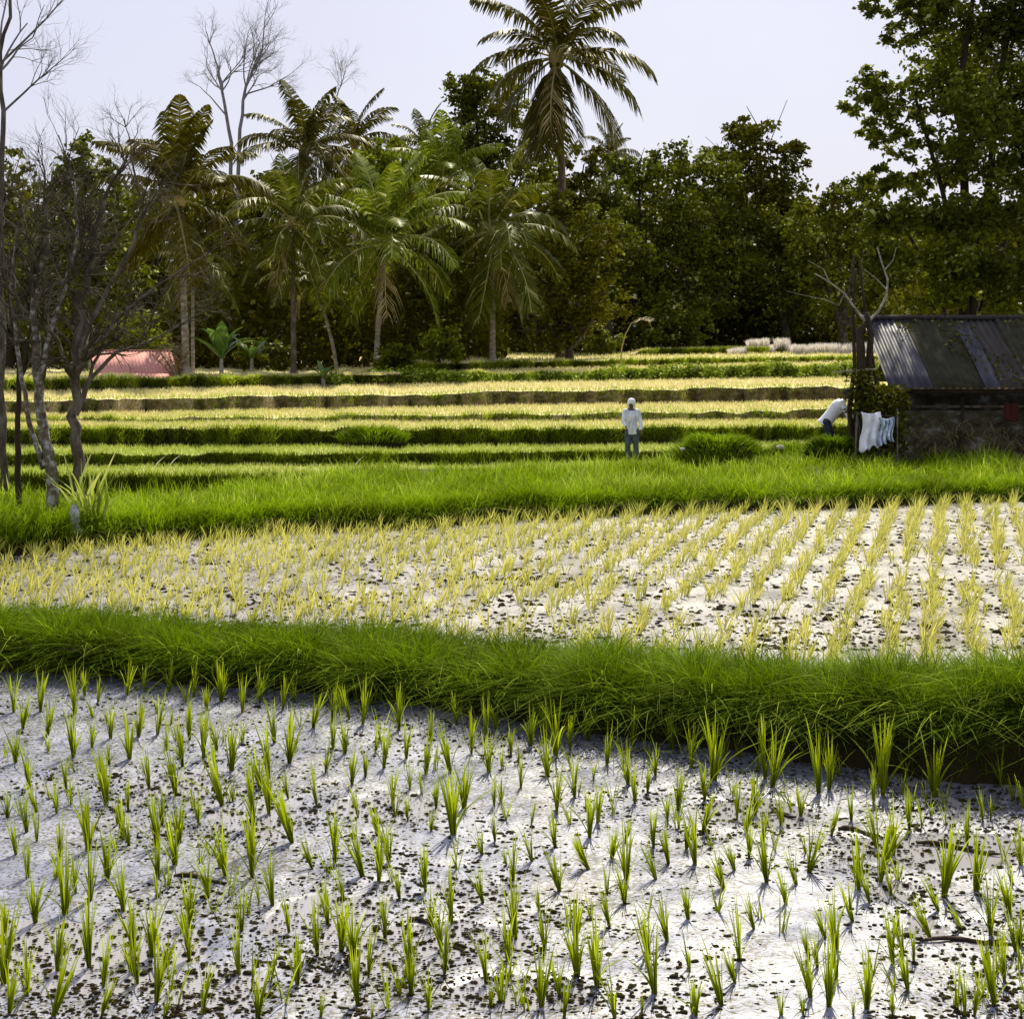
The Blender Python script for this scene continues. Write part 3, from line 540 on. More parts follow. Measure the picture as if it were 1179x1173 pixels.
leafy('broadleaf_tree', 700, 92, [(690, 265, 34, 30), (720, 300, 40, 36), (680, 330, 40, 34)], 'jm', 'loose tree in the second rank right of the tallest palm trunk', 7000, .28, bark='twigd', trunk_r=.3)
leafy('broadleaf_tree', 970, 93, [(965, 235, 26, 26), (995, 225, 30, 26), (940, 265, 34, 34), (1000, 275, 40, 40), (950, 320, 45, 45), (1010, 340, 45, 40), (1050, 300, 40, 50)], 'jm', 'lower bushy tree at the foot of the tall right hand tree', 11000, .32, bark='twigd', trunk_r=.3)
leafy('broadleaf_tree', 1100, 62, [(1100, 290, 60, 50), (1160, 290, 60, 60), (1080, 345, 60, 40), (1170, 350, 60, 40), (1230, 300, 70, 80)], 'jd', 'dark tree directly behind the corrugated hut roof', 12000, .26)
bt = gb(1105, 42)
stems = [(pl(42, (1108, 420), (1105, 310), (1085, 220), (1065, 150), (1050, 100)), .10), (pl(42, (1110, 420), (1112, 300), (1110, 200), (1105, 100), (1120, 0)), .17),
         (pl(42, (1112, 420), (1125, 300), (1140, 200), (1150, 90), (1170, 0)), .15), (pl(42, (1114, 420), (1140, 320), (1175, 230), (1220, 120)), .14), (pl(42, (1102, 420), (1080, 330), (1040, 260), (1000, 230)), .09), (pl(42, (1105, 150, 0), (1080, 60, 1), (1040, 0, 1.5)), .06), (pl(42, (1085, 220), (1120, 150, -1), (1150, 60, -2)), .06)]
leafy('tall_tree', 1105, 42, [(1000, 8, 20, 10), (1040, 30, 34, 22), (1075, 10, 40, 30), (1120, 30, 50, 36), (1165, 20, 40, 50), (1000, 95, 30, 18), (985, 120, 18, 12), (1030, 120, 40, 26), (1075, 100, 44, 36), (1130, 110, 50, 44), (1175, 130, 40, 60), (1005, 155, 26, 16), (1050, 165, 34, 20), (1110, 185, 50, 30), (1170, 210, 44, 40), (1230, 60, 50, 90), (1235, 190, 50, 60), (1060, -60, 50, 45), (1120, -80, 60, 60), (1200, -50, 70, 70), (1290, -30, 70, 70), (1310, 80, 60, 60), (1370, 0, 50, 60), (1240, -130, 80, 60), (1160, 60, 50, 40, 3), (1100, 70, 50, 40, 3), (1120, 140, 50, 40, -3), (1015, 205, 26, 18, -.5), (1050, 215, 30, 20), (1010, 250, 34, 26, -1), (1060, 260, 40, 34, -1), (1110, 250, 44, 30, -1.5), (1165, 250, 44, 34, -1.5), (1030, 300, 40, 34, -2), (1090, 310, 50, 34, -2), (1160, 310, 50, 36, -2), (1150, 345, 50, 22, -2), (1070, 345, 40, 18, -2)],  # lumps beyond the view are added to the crown to shade the hut
      'jm', 'tall loose crowned tree with fanning stems behind the corrugated hut, cut by the right edge', 74000, .17, stems)

# bare trees
bare_tree('bare_tree', gb(268, 80), [dict(p=[gb(266, 80)]+pl(80, (268, 300), (266, 165), (256, 105), (248, 70)), r=.15, n=6, L=2.0, **{'from': .72}), dict(p=[gb(272, 80)]+pl(80, (272, 300), (274, 165), (283, 100), (300, 65)), r=.15, n=8, L=2.4, **{'from': .7}), dict(p=pl(80, (262, 135), (245, 115), (230, 100)), r=.05, n=2, L=1.0), dict(p=pl(80, (280, 110), (310, 100), (335, 85)), r=.05, n=4, L=1.3)], .16, 3, 5, 'twig', 'slender leafless tree standing against the sky above the left palms', .62, .10)
bare_tree('bare_tree', gb(375, 96), [dict(p=[gb(372, 96)]+pl(96, (372, 300), (375, 170), (385, 120), (392, 100)), r=.10, n=6, L=2.0, **{'from': .8})], .1, 3, 8, 'twig', 'faint leafless treetop to the right of the taller bare tree', .6, .05)
lt = 'bare trees on the bank at the left'
bare_tree('bare_tree', gb(4, 24), [dict(p=[gb(6, 24)]+pl(24, (2, 450), (0, 300), (3, 150), (2, 60), (14, -20)), r=.07, n=7, L=1.2, **{'from': .62}), dict(p=pl(24, (3, 130), (35, 100), (70, 70)), r=.022, n=9, L=.55), dict(p=pl(24, (4, 70), (30, 45), (60, 15), (80, -10)), r=.022, n=7, L=.5)], .07, 2, 11, 'bark', 'tallest bare tree, its twigs against the sky at the top left corner', .60, .05, group=lt)
bare_tree('bare_tree', gb(62, 21.6), [dict(p=[gb(64, 21.6)]+pl(21.6, (56, 520), (43, 460), (40, 400), (42, 330), (55, 270)), r=.10, n=9, L=1.0), dict(p=pl(21.6, (57, 520), (50, 540), (30, 470), (20, 400), (12, 320), (20, 260)), r=.05, n=7, L=1.0), dict(p=pl(21.6, (45, 440), (55, 390), (75, 330), (90, 270), (85, 210)), r=.045, n=8, L=.9)], .1, 3, 13, 'lichen', 'bare tree with pale lichen patches on its crooked trunk, at the left of the bank', .7, .05, 'twigd', group=lt)
bare_tree('bare_tree', gb(90, 22.0), [dict(p=[gb(92, 22)]+pl(22, (90, 530), (86, 480), (88, 420), (95, 350), (105, 290), (120, 230)), r=.10, n=9, L=1.0), dict(p=pl(22, (88, 478), (100, 440), (135, 405), (170, 395), (205, 375)), r=.04, n=8, L=.6, **{'from': .35}), dict(p=pl(22, (92, 400), (120, 340), (150, 290), (165, 240), (152, 185)), r=.04, n=8, L=.8), dict(p=pl(22, (96, 462), (108, 420), (130, 370), (180, 330), (235, 295)), r=.03, n=8, L=.7)], .1, 3, 17, 'bark', 'forked bare tree behind the spiky plant, its low branch crossing the pink roof', .7, .05, 'twigd', group=lt)
bare_tree('bare_tree', gb(20, 23), [dict(p=[gb(24, 23)]+pl(23, (20, 500), (22, 420), (10, 340), (-10, 260)), r=.055, n=8, L=1.0), dict(p=pl(23, (21, 450), (35, 380), (50, 300), (40, 240)), r=.03, n=6, L=.9)], .06, 2, 19, 'barkd', 'thin dark bare tree left of the lichen patched one', .6, .1, 'twigd', group=lt)

# ------------------------------------------------------------------ palms
def frond_mesh(e0, bend, mat, ragged=0., nl=50, hang=.5):
    mb = MB(); n = 13; s = np.linspace(0, 1, n); ang = e0-bend*s**1.4; st = 1/(n-1)
    x = np.concatenate([[0], np.cumsum(np.cos((ang[1:]+ang[:-1])/2)*st)]); z_ = np.concatenate([[0], np.cumsum(np.sin((ang[1:]+ang[:-1])/2)*st)])
    rp = np.stack([x, .03*np.sin(s*3+random.random()*6), z_], -1)
    tube(mb, rp, np.linspace(.014, .003, n), 4, var=.99, cap=False)
    ss = np.linspace(.14, .99, nl); px_ = np.stack([np.interp(ss, s, rp[:, i]) for i in range(3)], -1); a = np.interp(ss, s, ang)
    tg = np.stack([np.cos(a), 0*a, np.sin(a)], -1); up_ = np.stack([-np.sin(a), 0*a, np.cos(a)], -1)
    for sg in (-1, 1):
        m = rng.random(nl) > ragged; q = px_[m]; k = len(q); T = tg[m]; U = up_[m]; sm = ss[m]
        L = .30*np.sin(np.clip(sm*1.02, 0, 1)*math.pi)**.55*rng.uniform(.8, 1.1, k)+.03; fw = rng.uniform(.45, .75, k)
        d = T*fw[:, None]+np.array([0, sg, 0])*np.sqrt(1-fw**2)[:, None]*.9+U*.25; d /= np.linalg.norm(d, axis=1)[:, None]
        W = .0125; sv = T*W
        m1 = q+d*L[:, None]*.5-np.array([0, 0, 1])*(L*hang*.28)[:, None]; e_ = q+d*L[:, None]*.82-np.array([0, 0, 1])*(L*hang*1.0)[:, None]
        v = np.stack([q-sv*.6, q+sv*.6, m1+sv, m1-sv, e_+sv*.12, e_-sv*.12], 1).reshape(-1, 3); b = (np.arange(k)*6)[:, None]
        mb.add(v, np.concatenate([b+np.array([0, 1, 2, 3]), b+np.array([3, 2, 4, 5])]), np.repeat(np.clip(rng.normal(.45, .25, k), 0, 1), 6))
    return mb.mesh('frond', mat)
EL = [82, 62, 42, 20, -5, -35, -68]
def frondset(mat, n=2): return {e: [frond_mesh(R(e), R({82: 40, 62: 75, 42: 85, 20: 75, -5: 60, -35: 42, -68: 18}[e]+random.uniform(-10, 10)), mat, .08, hang=random.uniform(.45, .8)) for _ in range(n)] for e in EL}
FS = {k: frondset(M[k]) for k in ('palm', 'palmd', 'palmy')}
DRY = [frond_mesh(R(-55), R(30), M['drypalm'], .35, 30, .9), frond_mesh(R(-75), R(12), M['drypalm'], .4, 30, .9)]
def palm(cx, cy, D, bx, L, fs, label, mix, ndry=2, r=.16, lean=0, mat='barkp', explicit=None, cat='palm tree'):
    b = np.array(gb(bx, D)); e = empty('coconut_palm', tuple(b)); tag(e, label, cat, 'palms at the edge of the wood')
    c = at(cx, cy, D)-b; tm = MB(); t = np.linspace(0, 1, 26)[:, None]
    P = c*t+np.array([1, .3, 0])*np.sin(t*math.pi)*lean; P[:, 0] = c[0]*t[:, 0]**1.4+lean*np.sin(t[:, 0]*math.pi)
    tube(tm, P, np.interp(t[:, 0], [0, .06, 1], [r*1.7, r*1.1, r*.75])*(1+.05*np.sin(np.arange(26)*2.4)), 9); tm.build('trunk', M[mat], e, True)
    hm = MB(); ellipsoid(hm, c+np.array([0, 0, .1]), (r*1.8, r*1.8, r*3), 8, 6, .1); shaft = hm.build('crown_shaft', M['drypalm'], e)
    lst = explicit or [(el+random.uniform(-8, 8), i*2.4+random.uniform(-.3, .3), random.uniform(.85, 1.08)) for i, el in enumerate(mix)]
    for el, az, sc in lst:
        k = min(EL, key=lambda q: abs(q-el)); o = link('frond', random.choice(FS[fs][k]), e, c+np.array([0, 0, .12])); o.rotation_euler = (0, R(-(el-k)), 0) if False else (0, 0, az); o.scale = (L*sc,)*3
    for i in range(ndry):
        o = link('dry_frond', DRY[i % 2], e, c); o.rotation_euler = (0, 0, random.uniform(3.3, 6)); o.scale = (L*.75,)*3; o['label'] = 'dead straw coloured frond hanging down'
    if ndry:
        for i in range(5):
            a = i*1.25; nm = MB(); ellipsoid(nm, c+np.array([.28*math.cos(a), .28*math.sin(a), -.25]), (.13, .13, .16), 8, 6); nm.build('coconut', M['palm'], shaft, True)
    return e
full = [82, 82, 62, 62, 62, 62, 42, 42, 42, 42, 20, 20, 20, 20, -5, -5, -5, -35, -35, -35, -68, -68]
upm = [82, 82, 82, 82, 62, 62, 62, 62, 62, 62, 42, 42, 42, 42, 20, 20, -5, -35]
H = math.pi
tall = [(82, 4.4, .9), (62, 5.4, .95), (42, 2.3, .85), (20, 4.9, .8), (82, .3, .95), (82, 2.5, .95), (62, 0, 1), (62, 1.6, .9), (62, H, 1), (62, 4.4, .85), (42, 5.5, .9), (42, 3.6, .85), (42, 1.0, .8), (20, H+.15, .86), (20, -.1, 1.0), (20, .6, .85), (-5, -.35, .95), (-5, 2.6, .8),
        (-5, H+.5, .85), (-35, H+.55, .92), (-35, -.45, 1.05), (-35, 1.7, .8), (-68, H+.8, 1.0), (-68, H+1.2, .95), (-68, 4.9, .95), (-68, H+.4, 1.02), (-68, -.35, .85), (-68, 4.3, 1.0), (-68, 4.0, .9)]
palm(640, 70, 78, 646, 5.8, 'palmd', 'tallest palm, its crown against the sky at the top of the view', None, 2, .22, .2, mat='bark', explicit=tall)
palm(207, 235, 56, 214, 3.9, 'palmd', 'leftmost palm with dark upright fronds beside the pink roof', upm+[82, 62, 62, 42, -5, -35, -68, -35], 1, .13)
palm(350, 178, 74, 352, 4.2, 'palmd', 'palm whose dark crown rises behind the others left of centre', full, 1, .15)
palm(337, 262, 60, 338, 3.5, 'palm', 'short palm with drooping fronds and a thin dark trunk left of centre', full+[62, 42, 20, -5], 1, .11, mat='bark')
palm(443, 285, 62, 433, 4.3, 'palmy', 'palm with long bright upright fronds above a pale thin trunk', upm+[20, 20, -5, -35, -35], 1, .11)
palm(567, 270, 66, 567, 4.4, 'palm', 'palm with wide arching fronds and a grey trunk left of the tallest palm', full+[42, 20, 62], 1, .13)
palm(408, 168, 90, 408, 3.8, 'palmd', 'distant palm top poking above the wood at centre left', full, 0, .14)
palm(488, 172, 92, 488, 2.9, 'palm', 'small distant palm top left of the round crowned tree', full, 0, .13)
palm(702, 182, 104, 702, 2.6, 'palmd', 'smallest far palm top just right of the tallest palm trunk', full, 0, .12)
palm(360, 320, 63, 388, 2.9, 'palm', 'palm on a pale slanting trunk in front of the wood', [62, 62, 42, 42, 20, 20, -5, -5, -35, 42], 1, .07, 0)
palm(222, 300, 57, 222, 2.6, 'palm', 'short palm with a pale thin trunk right of the pink roof', [62, 42, 42, 20, 20, -5, -5, -35, -35, 62], 1, .07)
palm(510, 215, 72, 470, 3.6, 'palmy', 'leaning palm with bright fronds between the middle palms', upm, 1, .10)

# dense wood behind and under the trees
def wood(name, n, x0, x1, D0, D1, top, mat, size, label, bot=None):
    mb = MB(); x = rng.uniform(x0, x1, n); D = rng.uniform(D0, D1, n); X = (x-CX)/F*D
    tz = np.interp(x, *top); tz = CH-(tz-YH)/F*D; g = CH-1.2; hh = rng.random(n)**.8
    ci = fbm(X*.35, D*.35+hh*3, 31); Z = .6+(tz-.6+2.6*fbm(X*.28, D*.2, 33))*hh
    leaves(mb, np.stack([X+rng.normal(0, .3, n), D, Z], -1), size*rng.uniform(.6, 1.4, n), .7, np.clip(rng.random(n)*.7+ci*.35, 0, 1), .65)
    return tag(mb.build(name, M[mat], None), label, 'wood', kind='stuff')
wood('far_wood', 60000, -500, 1700, 112, 130, ([-500, 0, 130, 190, 300, 500, 640, 700, 850, 930, 950, 1700], [190, 215, 230, 225, 215, 200, 215, 215, 205, 250, 260, 240]), 'jd', .75, 'dark far part of the wood behind all the trees and palms')
wood('undergrowth', 48000, -120, 575, 66, 80, ([-120, 250, 480, 575], [340, 320, 315, 350]), 'jd', .33, 'dark undergrowth below the palms along the left of the wood')
wood('undergrowth', 50000, 560, 1320, 97, 110, ([560, 700, 900, 1320], [320, 325, 320, 300]), 'jd', .36, 'dark undergrowth below the broadleaf trees along the right of the wood')
# bushes one can tell apart
def bush(px_, D, w_, h, mat, label, n=1600, leaf=.22):
    y0 = YH-(gz(px_, D)-CH)/D*F; k = F/D
    return leafy('bush', px_, D, [(px_, y0-h*k*.55, w_*k*.5, h*k*.5), (px_-w_*k*.3, y0-h*k*.35, w_*k*.35, h*k*.35), (px_+w_*k*.3, y0-h*k*.38, w_*k*.35, h*k*.38)], mat, label, n, leaf, group='bushes along the foot of the wood', cat='bush', trunk_r=.05)
bush(505, 62, 1.8, 1.7, 'jl', 'bright leafy bush at the foot of the wood between the two grey palm trunks')
bush(770, 91, 4.5, 3.6, 'jm', 'broad bush catching the sun right of the bent pale stalk', 3600, .28)
bush(690, 84, 2.6, 1.8, 'jm', 'low bush left of the bent pale stalk')
bush(455, 60, 1.6, 1.2, 'jm', 'small dark bush right of the palm with the thin pale trunk')
bush(160, 60, 2.4, 2.6, 'jl', 'yellow green bush just behind the pink roof', 2200)
bush(300, 62, 2.0, 1.4, 'jm', 'bush between the large banana plant and the dark palm trunk')
# banana plants
def banana(px_, D, n, L, label, mat='banana'):
    b = gb(px_, D); e = empty('banana_plant', b); tag(e, label, 'banana plant', 'banana plants at the foot of the wood'); mb = MB(); tube(mb, [(0, 0, 0), (0, 0, L*.5)], [.09, .06], 7); mb.build('stem', M['barkp'], e, True)
    for i in range(n):
        az = i*2.4+random.random()*.5; el = R(random.uniform(45, 88)); mb = MB(); s = np.linspace(0, 1, 9); a = el-R(random.uniform(30, 90))*s**1.6; st = L/8
        x = np.concatenate([[0], np.cumsum(np.cos(a[1:])*st)]); z_ = np.concatenate([[0], np.cumsum(np.sin(a[1:])*st)])+L*.45
        wd = .17*L*np.sin(np.clip(s*.97+.03, 0, 1)*math.pi)**.6; c = np.stack([x*math.cos(az), x*math.sin(az), z_], -1); sd_ = np.array([-math.sin(az), math.cos(az), 0])
        v = np.stack([c-sd_*wd[:, None]+[0, 0, .0], c-np.array([0, 0, .04]), c+sd_*wd[:, None]], 1).reshape(-1, 3); i0 = np.arange(8)[:, None]*3
        mb.add(v, np.concatenate([i0+np.array([0, 1, 4, 3]), i0+np.array([1, 2, 5, 4])])); mb.build('leaf', M[mat], e, True)
banana(255, 54, 9, 1.5, 'large banana plant with spreading leaves right of the pink roof')
banana(372, 56, 5, .8, 'small banana plant with one pale leaf below the leaning palm')
banana(290, 60, 6, 1.2, 'darker banana plant behind and right of the large one')

# spiky plant and pale stump beside the bare trees
b = gb(103, 21.2); e = empty('spiky_plant', b); tag(e, 'yellow green plant with long sword shaped leaves beside the forked bare tree', 'plant')
mb = MB(); n = 34; az = rng.uniform(0, 6.28, n); cz = np.zeros((n, 3)); cz[:, 0] = rng.normal(0, .09, n); cz[:, 2] = rng.uniform(0, .3, n)
blades(mb, cz, rng.uniform(.55, 1.1, n), rng.uniform(.03, .05, n), az, rng.uniform(.05, .55, n), rng.uniform(0, .55, n), 6, var=np.clip(rng.normal(.6, .3, n), 0, 1)); mb.build('leaves', M['stub_g'], e)
mb = MB(); [tube(mb, [(x_, 0, 0), (x_*1.6, 0, .45), (x_*1.4, .02, .8)], [.03, .025, .01], 6) for x_ in (-.1, 0, .09, .16)]; mb.build('stem', M['herb'], e)
b = gb(86, 21.0); mb = MB(); ellipsoid(mb, (0, 0, .17), (.085, .08, .26), 12, 10, .10); ellipsoid(mb, (.03, 0, .02), (.12, .1, .1), 10, 8, .12)
o = mb.build('stump', surfmat('weathered_stump', [(.16, .15, .14), (.42, .42, .45), (.6, .6, .62)], 14, .9, .6), None, True); o.location = b; tag(o, 'short pale grey stump beside the spiky plant on the left bank', 'stump')

# pink roofed shed
e = empty('shed', (at(160, 440, 55.5)[0], 55.5, gz(160, 55.5))); tag(e, 'low shed with a faded pink sheet roof behind the upper left terrace', 'shed'); ox, oy, oz = e.location
pk = surfmat('faded_pink_roof', [(.46, .19, .16), (.56, .25, .22), (.62, .32, .28)], 1.2, .75, .25, stretch=(.5, 1, 1))
x0, x1 = at(115, 0, 54.5)[0]-ox, at(212, 0, 54.5)[0]-ox; ze = at(0, 445, 54.5)[2]-oz; zr = at(0, 404, 56.5)[2]-oz
mb = MB(); n = 46; xs = np.linspace(x0, x1, n); wv = .012*np.cos(np.arange(n)*math.pi)
v = []
for (yy, zz) in ((-1.05, ze), (-.35, ze+(zr-ze)*.36), (-.34, ze+(zr-ze)*.36+.015), (1.0, zr)): v += [[x_-.95*(yy+1.05)/2.05, yy, zz+q] for x_, q in zip(xs, wv)]
i = np.array([0, 2*n])[:, None]; j = np.arange(n-1)[None]; mb.add(v, np.stack([i+j, i+j+1, i+n+j+1, i+n+j], -1).reshape(-1, 4)); o = mb.build('roof', pk, e)
sm = o.modifiers.new('thick', 'SOLIDIFY'); sm.thickness = .02
mb = MB(); v = [[x_-.95+.9*(yy > 2), yy, zz] for (yy, zz) in ((1.0, zr-.03), (3.0, ze)) for x_ in xs]; i = np.array([0])[:, None]; mb.add(v, np.stack([i+j, i+j+1, i+n+j+1, i+n+j], -1).reshape(-1, 4)); o = mb.build('rear_roof', pk, e); sm = o.modifiers.new('thick', 'SOLIDIFY'); sm.thickness = .02
mb = MB(); tube(mb, [(x0-.97, 1.0, zr+.02), (x1-.93, 1.0, zr+.01)], .02, 8); mb.build('ridge_cap', pk, e)
mb = MB(); box(mb, ((x0+x1)/2, 1, (ze-.1-.9)/2), (x1-x0-2.0, 2.6, ze-.1+.9)); mb.build('wall', M['soil'], e)
e = empty('fallen_frond', tuple(at(205, 440, 53.6))); tag(e, 'dry palm frond leaning on the right end of the pink roof', 'dry frond')
B = np.array(e.location); mb = MB()
for (xa, ya, dd) in ((176, 410, -.1), (184, 404, -.2), (192, 400, -.3), (201, 396, -.2), (209, 398, -.1), (214, 408, 0)):
    a = at(206, 443, 53.4)-B; c_ = at(xa, ya, 53.8+dd)-B; m_ = (a+c_)/2+np.array([0, -.15, .12]); tube(mb, [a, m_, c_], [.03, .022, .008], 5, cap=False)
    P = np.concatenate([a+(m_-a)*q for q in np.linspace(.3, 1, 9)[:, None]]+[m_+(c_-m_)*q for q in np.linspace(0, 1, 12)[:, None]]).reshape(-1, 3)
    for sg in (0, math.pi): blades(mb, P, rng.uniform(.25, .5, len(P)), .05, sg+rng.normal(0, .4, len(P)), .5, .9, 3)
mb.build('leaf', M['drypalm'], e)

# bent pale stalk in front of the wood
b = gb(714, 62); mb = MB(); B = np.array(b); st = [B]+[at(x, y, 62) for x, y in ((716, 400), (720, 385), (727, 372), (737, 366), (746, 369), (752, 380))]
tube(mb, np.array(st)-B, [.03, .03, .025, .02, .018, .014, .008], 5); e = empty('bent_stalk', b); tag(e, 'tall pale stalk bent over at the top in front of the dark wood', 'stalk'); mb.build('stem', M['drypalm'], e)
mb = MB(); P = np.array([at(x, y, 62)-B for x, y in zip(np.linspace(729, 749, 40), np.interp(np.linspace(729, 749, 40), [729, 738, 749], [373, 368, 371]))]); blades(mb, P, rng.uniform(.15, .35, 40), .03, rng.normal(0, .5, 40), .6, .9, 3); mb.build('plume', M['reed'], e)

# ------------------------------------------------------------------ hut with the corrugated roof
GH = .5; hx0, hx1 = 8.28, 15.5
e = empty('field_hut', (hx0, 33.6, GH)); tag(e, 'low field hut with a mossy corrugated metal roof and woven walls at the right edge', 'hut')
ze, zr, ye, yr = 2.13-GH, 3.66-GH, -1.6, .9
tin = surfmat('weathered_tin', [(.014, .015, .022), (.034, .036, .05), (.07, .076, .10)], 1.6, .5, .1, stretch=(4, .5, .5), spec=.2)
mossy = surfmat('moss_covered_tin', [(.014, .013, .006), (.026, .025, .012), (.045, .045, .022)], 4, .95, .9)
rust = surfmat('rusted_tin', [(.016, .013, .010), (.032, .028, .024), (.055, .05, .048)], 3, .8, .3, stretch=(4, .6, .6))
def tinsheet(xa, xb, mat, dz, ya=ye, za=ze, drop=0, label=None):
    mb = MB(); n = max(8, int((xb-xa)/.019)); xs = np.linspace(xa, xb, n); wv = .017*np.cos(xs*2*math.pi/.152); v = []
    for t in np.linspace(0, 1, 6): v += [[x_, ya+(yr-ya)*t, za+(zr-za)*t+q+dz+.02*math.sin(t*5+xa*3)] for x_, q in zip(xs, wv)]
    i = np.arange(5)[:, None]*n; j = np.arange(n-1)[None]; mb.add(v, np.stack([i+j, i+j+1, i+n+j+1, i+n+j], -1).reshape(-1, 4)); o = mb.build('roof_sheet', mat, e, True)
    s_ = o.modifiers.new('t', 'SOLIDIFY'); s_.thickness = .004
    if label: o['label'] = label
tinsheet(-.10, .86, tin, .012, label='grey blue corrugated sheet at the left end of the roof'); tinsheet(.80, 2.05, mossy, -.010, label='sheet hidden under moss and fallen leaves')
tinsheet(1.98, 2.35, tin, .014, ye-.02); tinsheet(2.30, 3.05, rust, -.008); tinsheet(2.98, 4.1, mossy, .012); tinsheet(4.0, 5.3, rust, -.008); tinsheet(5.2, 7.2, rust, .012)
mb = MB(); v = [[x_, yy, zz] for (yy, zz) in ((yr, zr-.03), (yr+2.5, ze)) for x_ in (.75, 7.2)]; mb.add(v, [[0, 1, 3, 2]]); o = mb.build('rear_roof', rust, e); s_ = o.modifiers.new('t', 'SOLIDIFY'); s_.thickness = .02
mb = MB(); tube(mb, [(-.12, yr, zr+.03), (7.2, yr, zr+.03)], .06, 8); mb.build('ridge_cap', rust, e)
mb = MB(); n = 900; xx = rng.uniform(.6, 4.2, n); tt = rng.random(n)
kk = (vnoise(xx*1.5, tt*3, 9) > .0); xx, tt = xx[kk], tt[kk]; leaves(mb, np.stack([xx, ye+(yr-ye)*tt, ze+(zr-ze)*tt+.04], -1), .10, .3); o = mb.build('fallen_leaves', M['jd'], e); o['kind'] = 'stuff'
mb = MB(); box(mb, (3.6, ye+.12, ze-.07), (7.1, .06, .10)); mb.build('eave_beam', M['barkd'], e)
mb = MB(); box(mb, (3.6, -1.12, ze-.42), (7.0, .05, .06)); mb.build('rail', M['bark'], e)
wv_ = surfmat('woven_bamboo', [(.02, .015, .006), (.05, .04, .02), (.10, .09, .06), (.34, .36, .36)], 2.0, .9, .8, bscale=40, stretch=(1, 1, 1.6))
def wall(xa, xb, ya, yb, z0, z1):
    mb = MB(); L = math.hypot(xb-xa, yb-ya); n = int(L/.035); m = int((z1-z0)/.035); S_, Z_ = np.meshgrid(np.arange(n)*.035, z0+np.arange(m)*.035)
    off = .008*np.where((np.arange(n)[None]//2+np.arange(m)[:, None]//2) % 2, 1, -1)+.02*fbm(S_*2, Z_*2, 12); dx, dy = (xb-xa)/L, (yb-ya)/L
    v = np.stack([xa+dx*S_-dy*off, ya+dy*S_+dx*off, Z_], -1); i = np.arange(m-1)[:, None]*n; j = np.arange(n-1)[None]
    mb.add(v.reshape(-1, 3), np.stack([i+j, i+j+1, i+n+j+1, i+n+j], -1).reshape(-1, 4)); return mb.build('wall', wv_, e)
wall(.35, 7.1, -1.05, -1.05, -.1, 1.16); wall(.8, .35, 2.6, -1.05, -.1, 1.35); wall(7.1, .3, 3.0, 3.0, -.1, 1.5)
for x_ in (.3, 1.6, 3.0, 4.5, 6.9):
    mb = MB(); tube(mb, [(x_, -1.15, -.1), (x_+.02, -1.15, ze-.05)], .04, 7); mb.build('post', M['barkd'], e)
mb = MB(); n = 420; X = rng.uniform(.3, 4.5, n); blades(mb, np.stack([X, -1.3+rng.normal(0, .08, n), rng.uniform(.1, .75, n)], -1), rng.uniform(.2, .6, n), .015, rng.uniform(0, 6.3, n), .5, .8, 3); o = mb.build('dry_stalks', M['drypalm'], e); o['label'] = 'dry stalks stacked against the wall'
o = None
mb = MB(); v = []; n, m = 12, 10
for a in range(m):
    for c_ in range(n): v.append([c_*.055, .03*math.sin(c_*1.4+a*.3)-.02*a*.2, -a*.055+.02*math.sin(c_*.8)])
i = np.arange(m-1)[:, None]*n; j = np.arange(n-1)[None]; mb.add(v, np.stack([i+j, i+j+1, i+n+j+1, i+n+j], -1).reshape(-1, 4)); o = mb.build('red_cloth', surfmat('faded_red_cloth', [(.035, .008, .004), (.07, .014, .008)], 6, .9, .2), None, True)
o.scale = (.5, 1, .8); o.location = tuple(at(1156, 464, 32.25)); s_ = o.modifiers.new('t', 'SOLIDIFY'); s_.thickness = .01; tag(o, 'dull red cloth hanging on the front of the field hut', 'cloth')

# dead tree at the hut corner, with explicit bare limbs
b = gb(990, 32.0); B = np.array(b); e = empty('dead_tree', b); tag(e, 'dark dead tree with two pale bare limbs at the left corner of the field hut', 'dead tree')
mb = MB()
for st, r_ in (([(988, 525), (990, 480), (992, 430), (990, 380), (998, 372)], .15), ([(994, 520), (1002, 470), (1000, 420), (1003, 385), (998, 360)], .11), ([(982, 520), (978, 470), (984, 420), (982, 360), (985, 310)], .06), ([(1008, 520), (1012, 470), (1006, 420), (995, 350), (990, 300)], .05)):
    st = [at(x, y, 32+.1*math.sin(x)) for x, y in st]; tube(mb, np.array(st)-B, np.linspace(r_, r_*.5, len(st))*np.array([1, 1.1, .9, 1, 1]), 8)
mb.build('trunk', M['barkd'], e, True)
for st, r_ in (([(998, 372), (985, 356), (972, 338), (955, 325), (938, 315)], .035), ([(998, 372), (1012, 358), (1021, 340), (1022, 322), (1016, 305), (1010, 285)], .035), ([(1022, 335), (1010, 322), (995, 310)], .014), ([(972, 338), (966, 352), (950, 345), (925, 340), (905, 335)], .012), ([(955, 325), (948, 310), (930, 300)], .012), ([(1018, 312), (1028, 300), (1032, 285)], .012)):
    st = [at(x, y, 32) for x, y in st]; mb = MB(); tube(mb, np.array(st)-B, np.linspace(r_, r_*.35, len(st)), 6); mb.build('limb', M['barkp'], e, True)
mb = MB(); P = np.array([at(rng.normal(994, 8), rng.uniform(425, 475), 31.8+rng.normal(0, .2)) for _ in range(700)])-B; leaves(mb, P, .12, .6); mb.build('vine', M['jd'], e)
e = empty('brush_heap', gb(1012, 31.6)); tag(e, 'dark heap of dry brush and creepers against the hut corner', 'brush'); B = np.array(e.location)
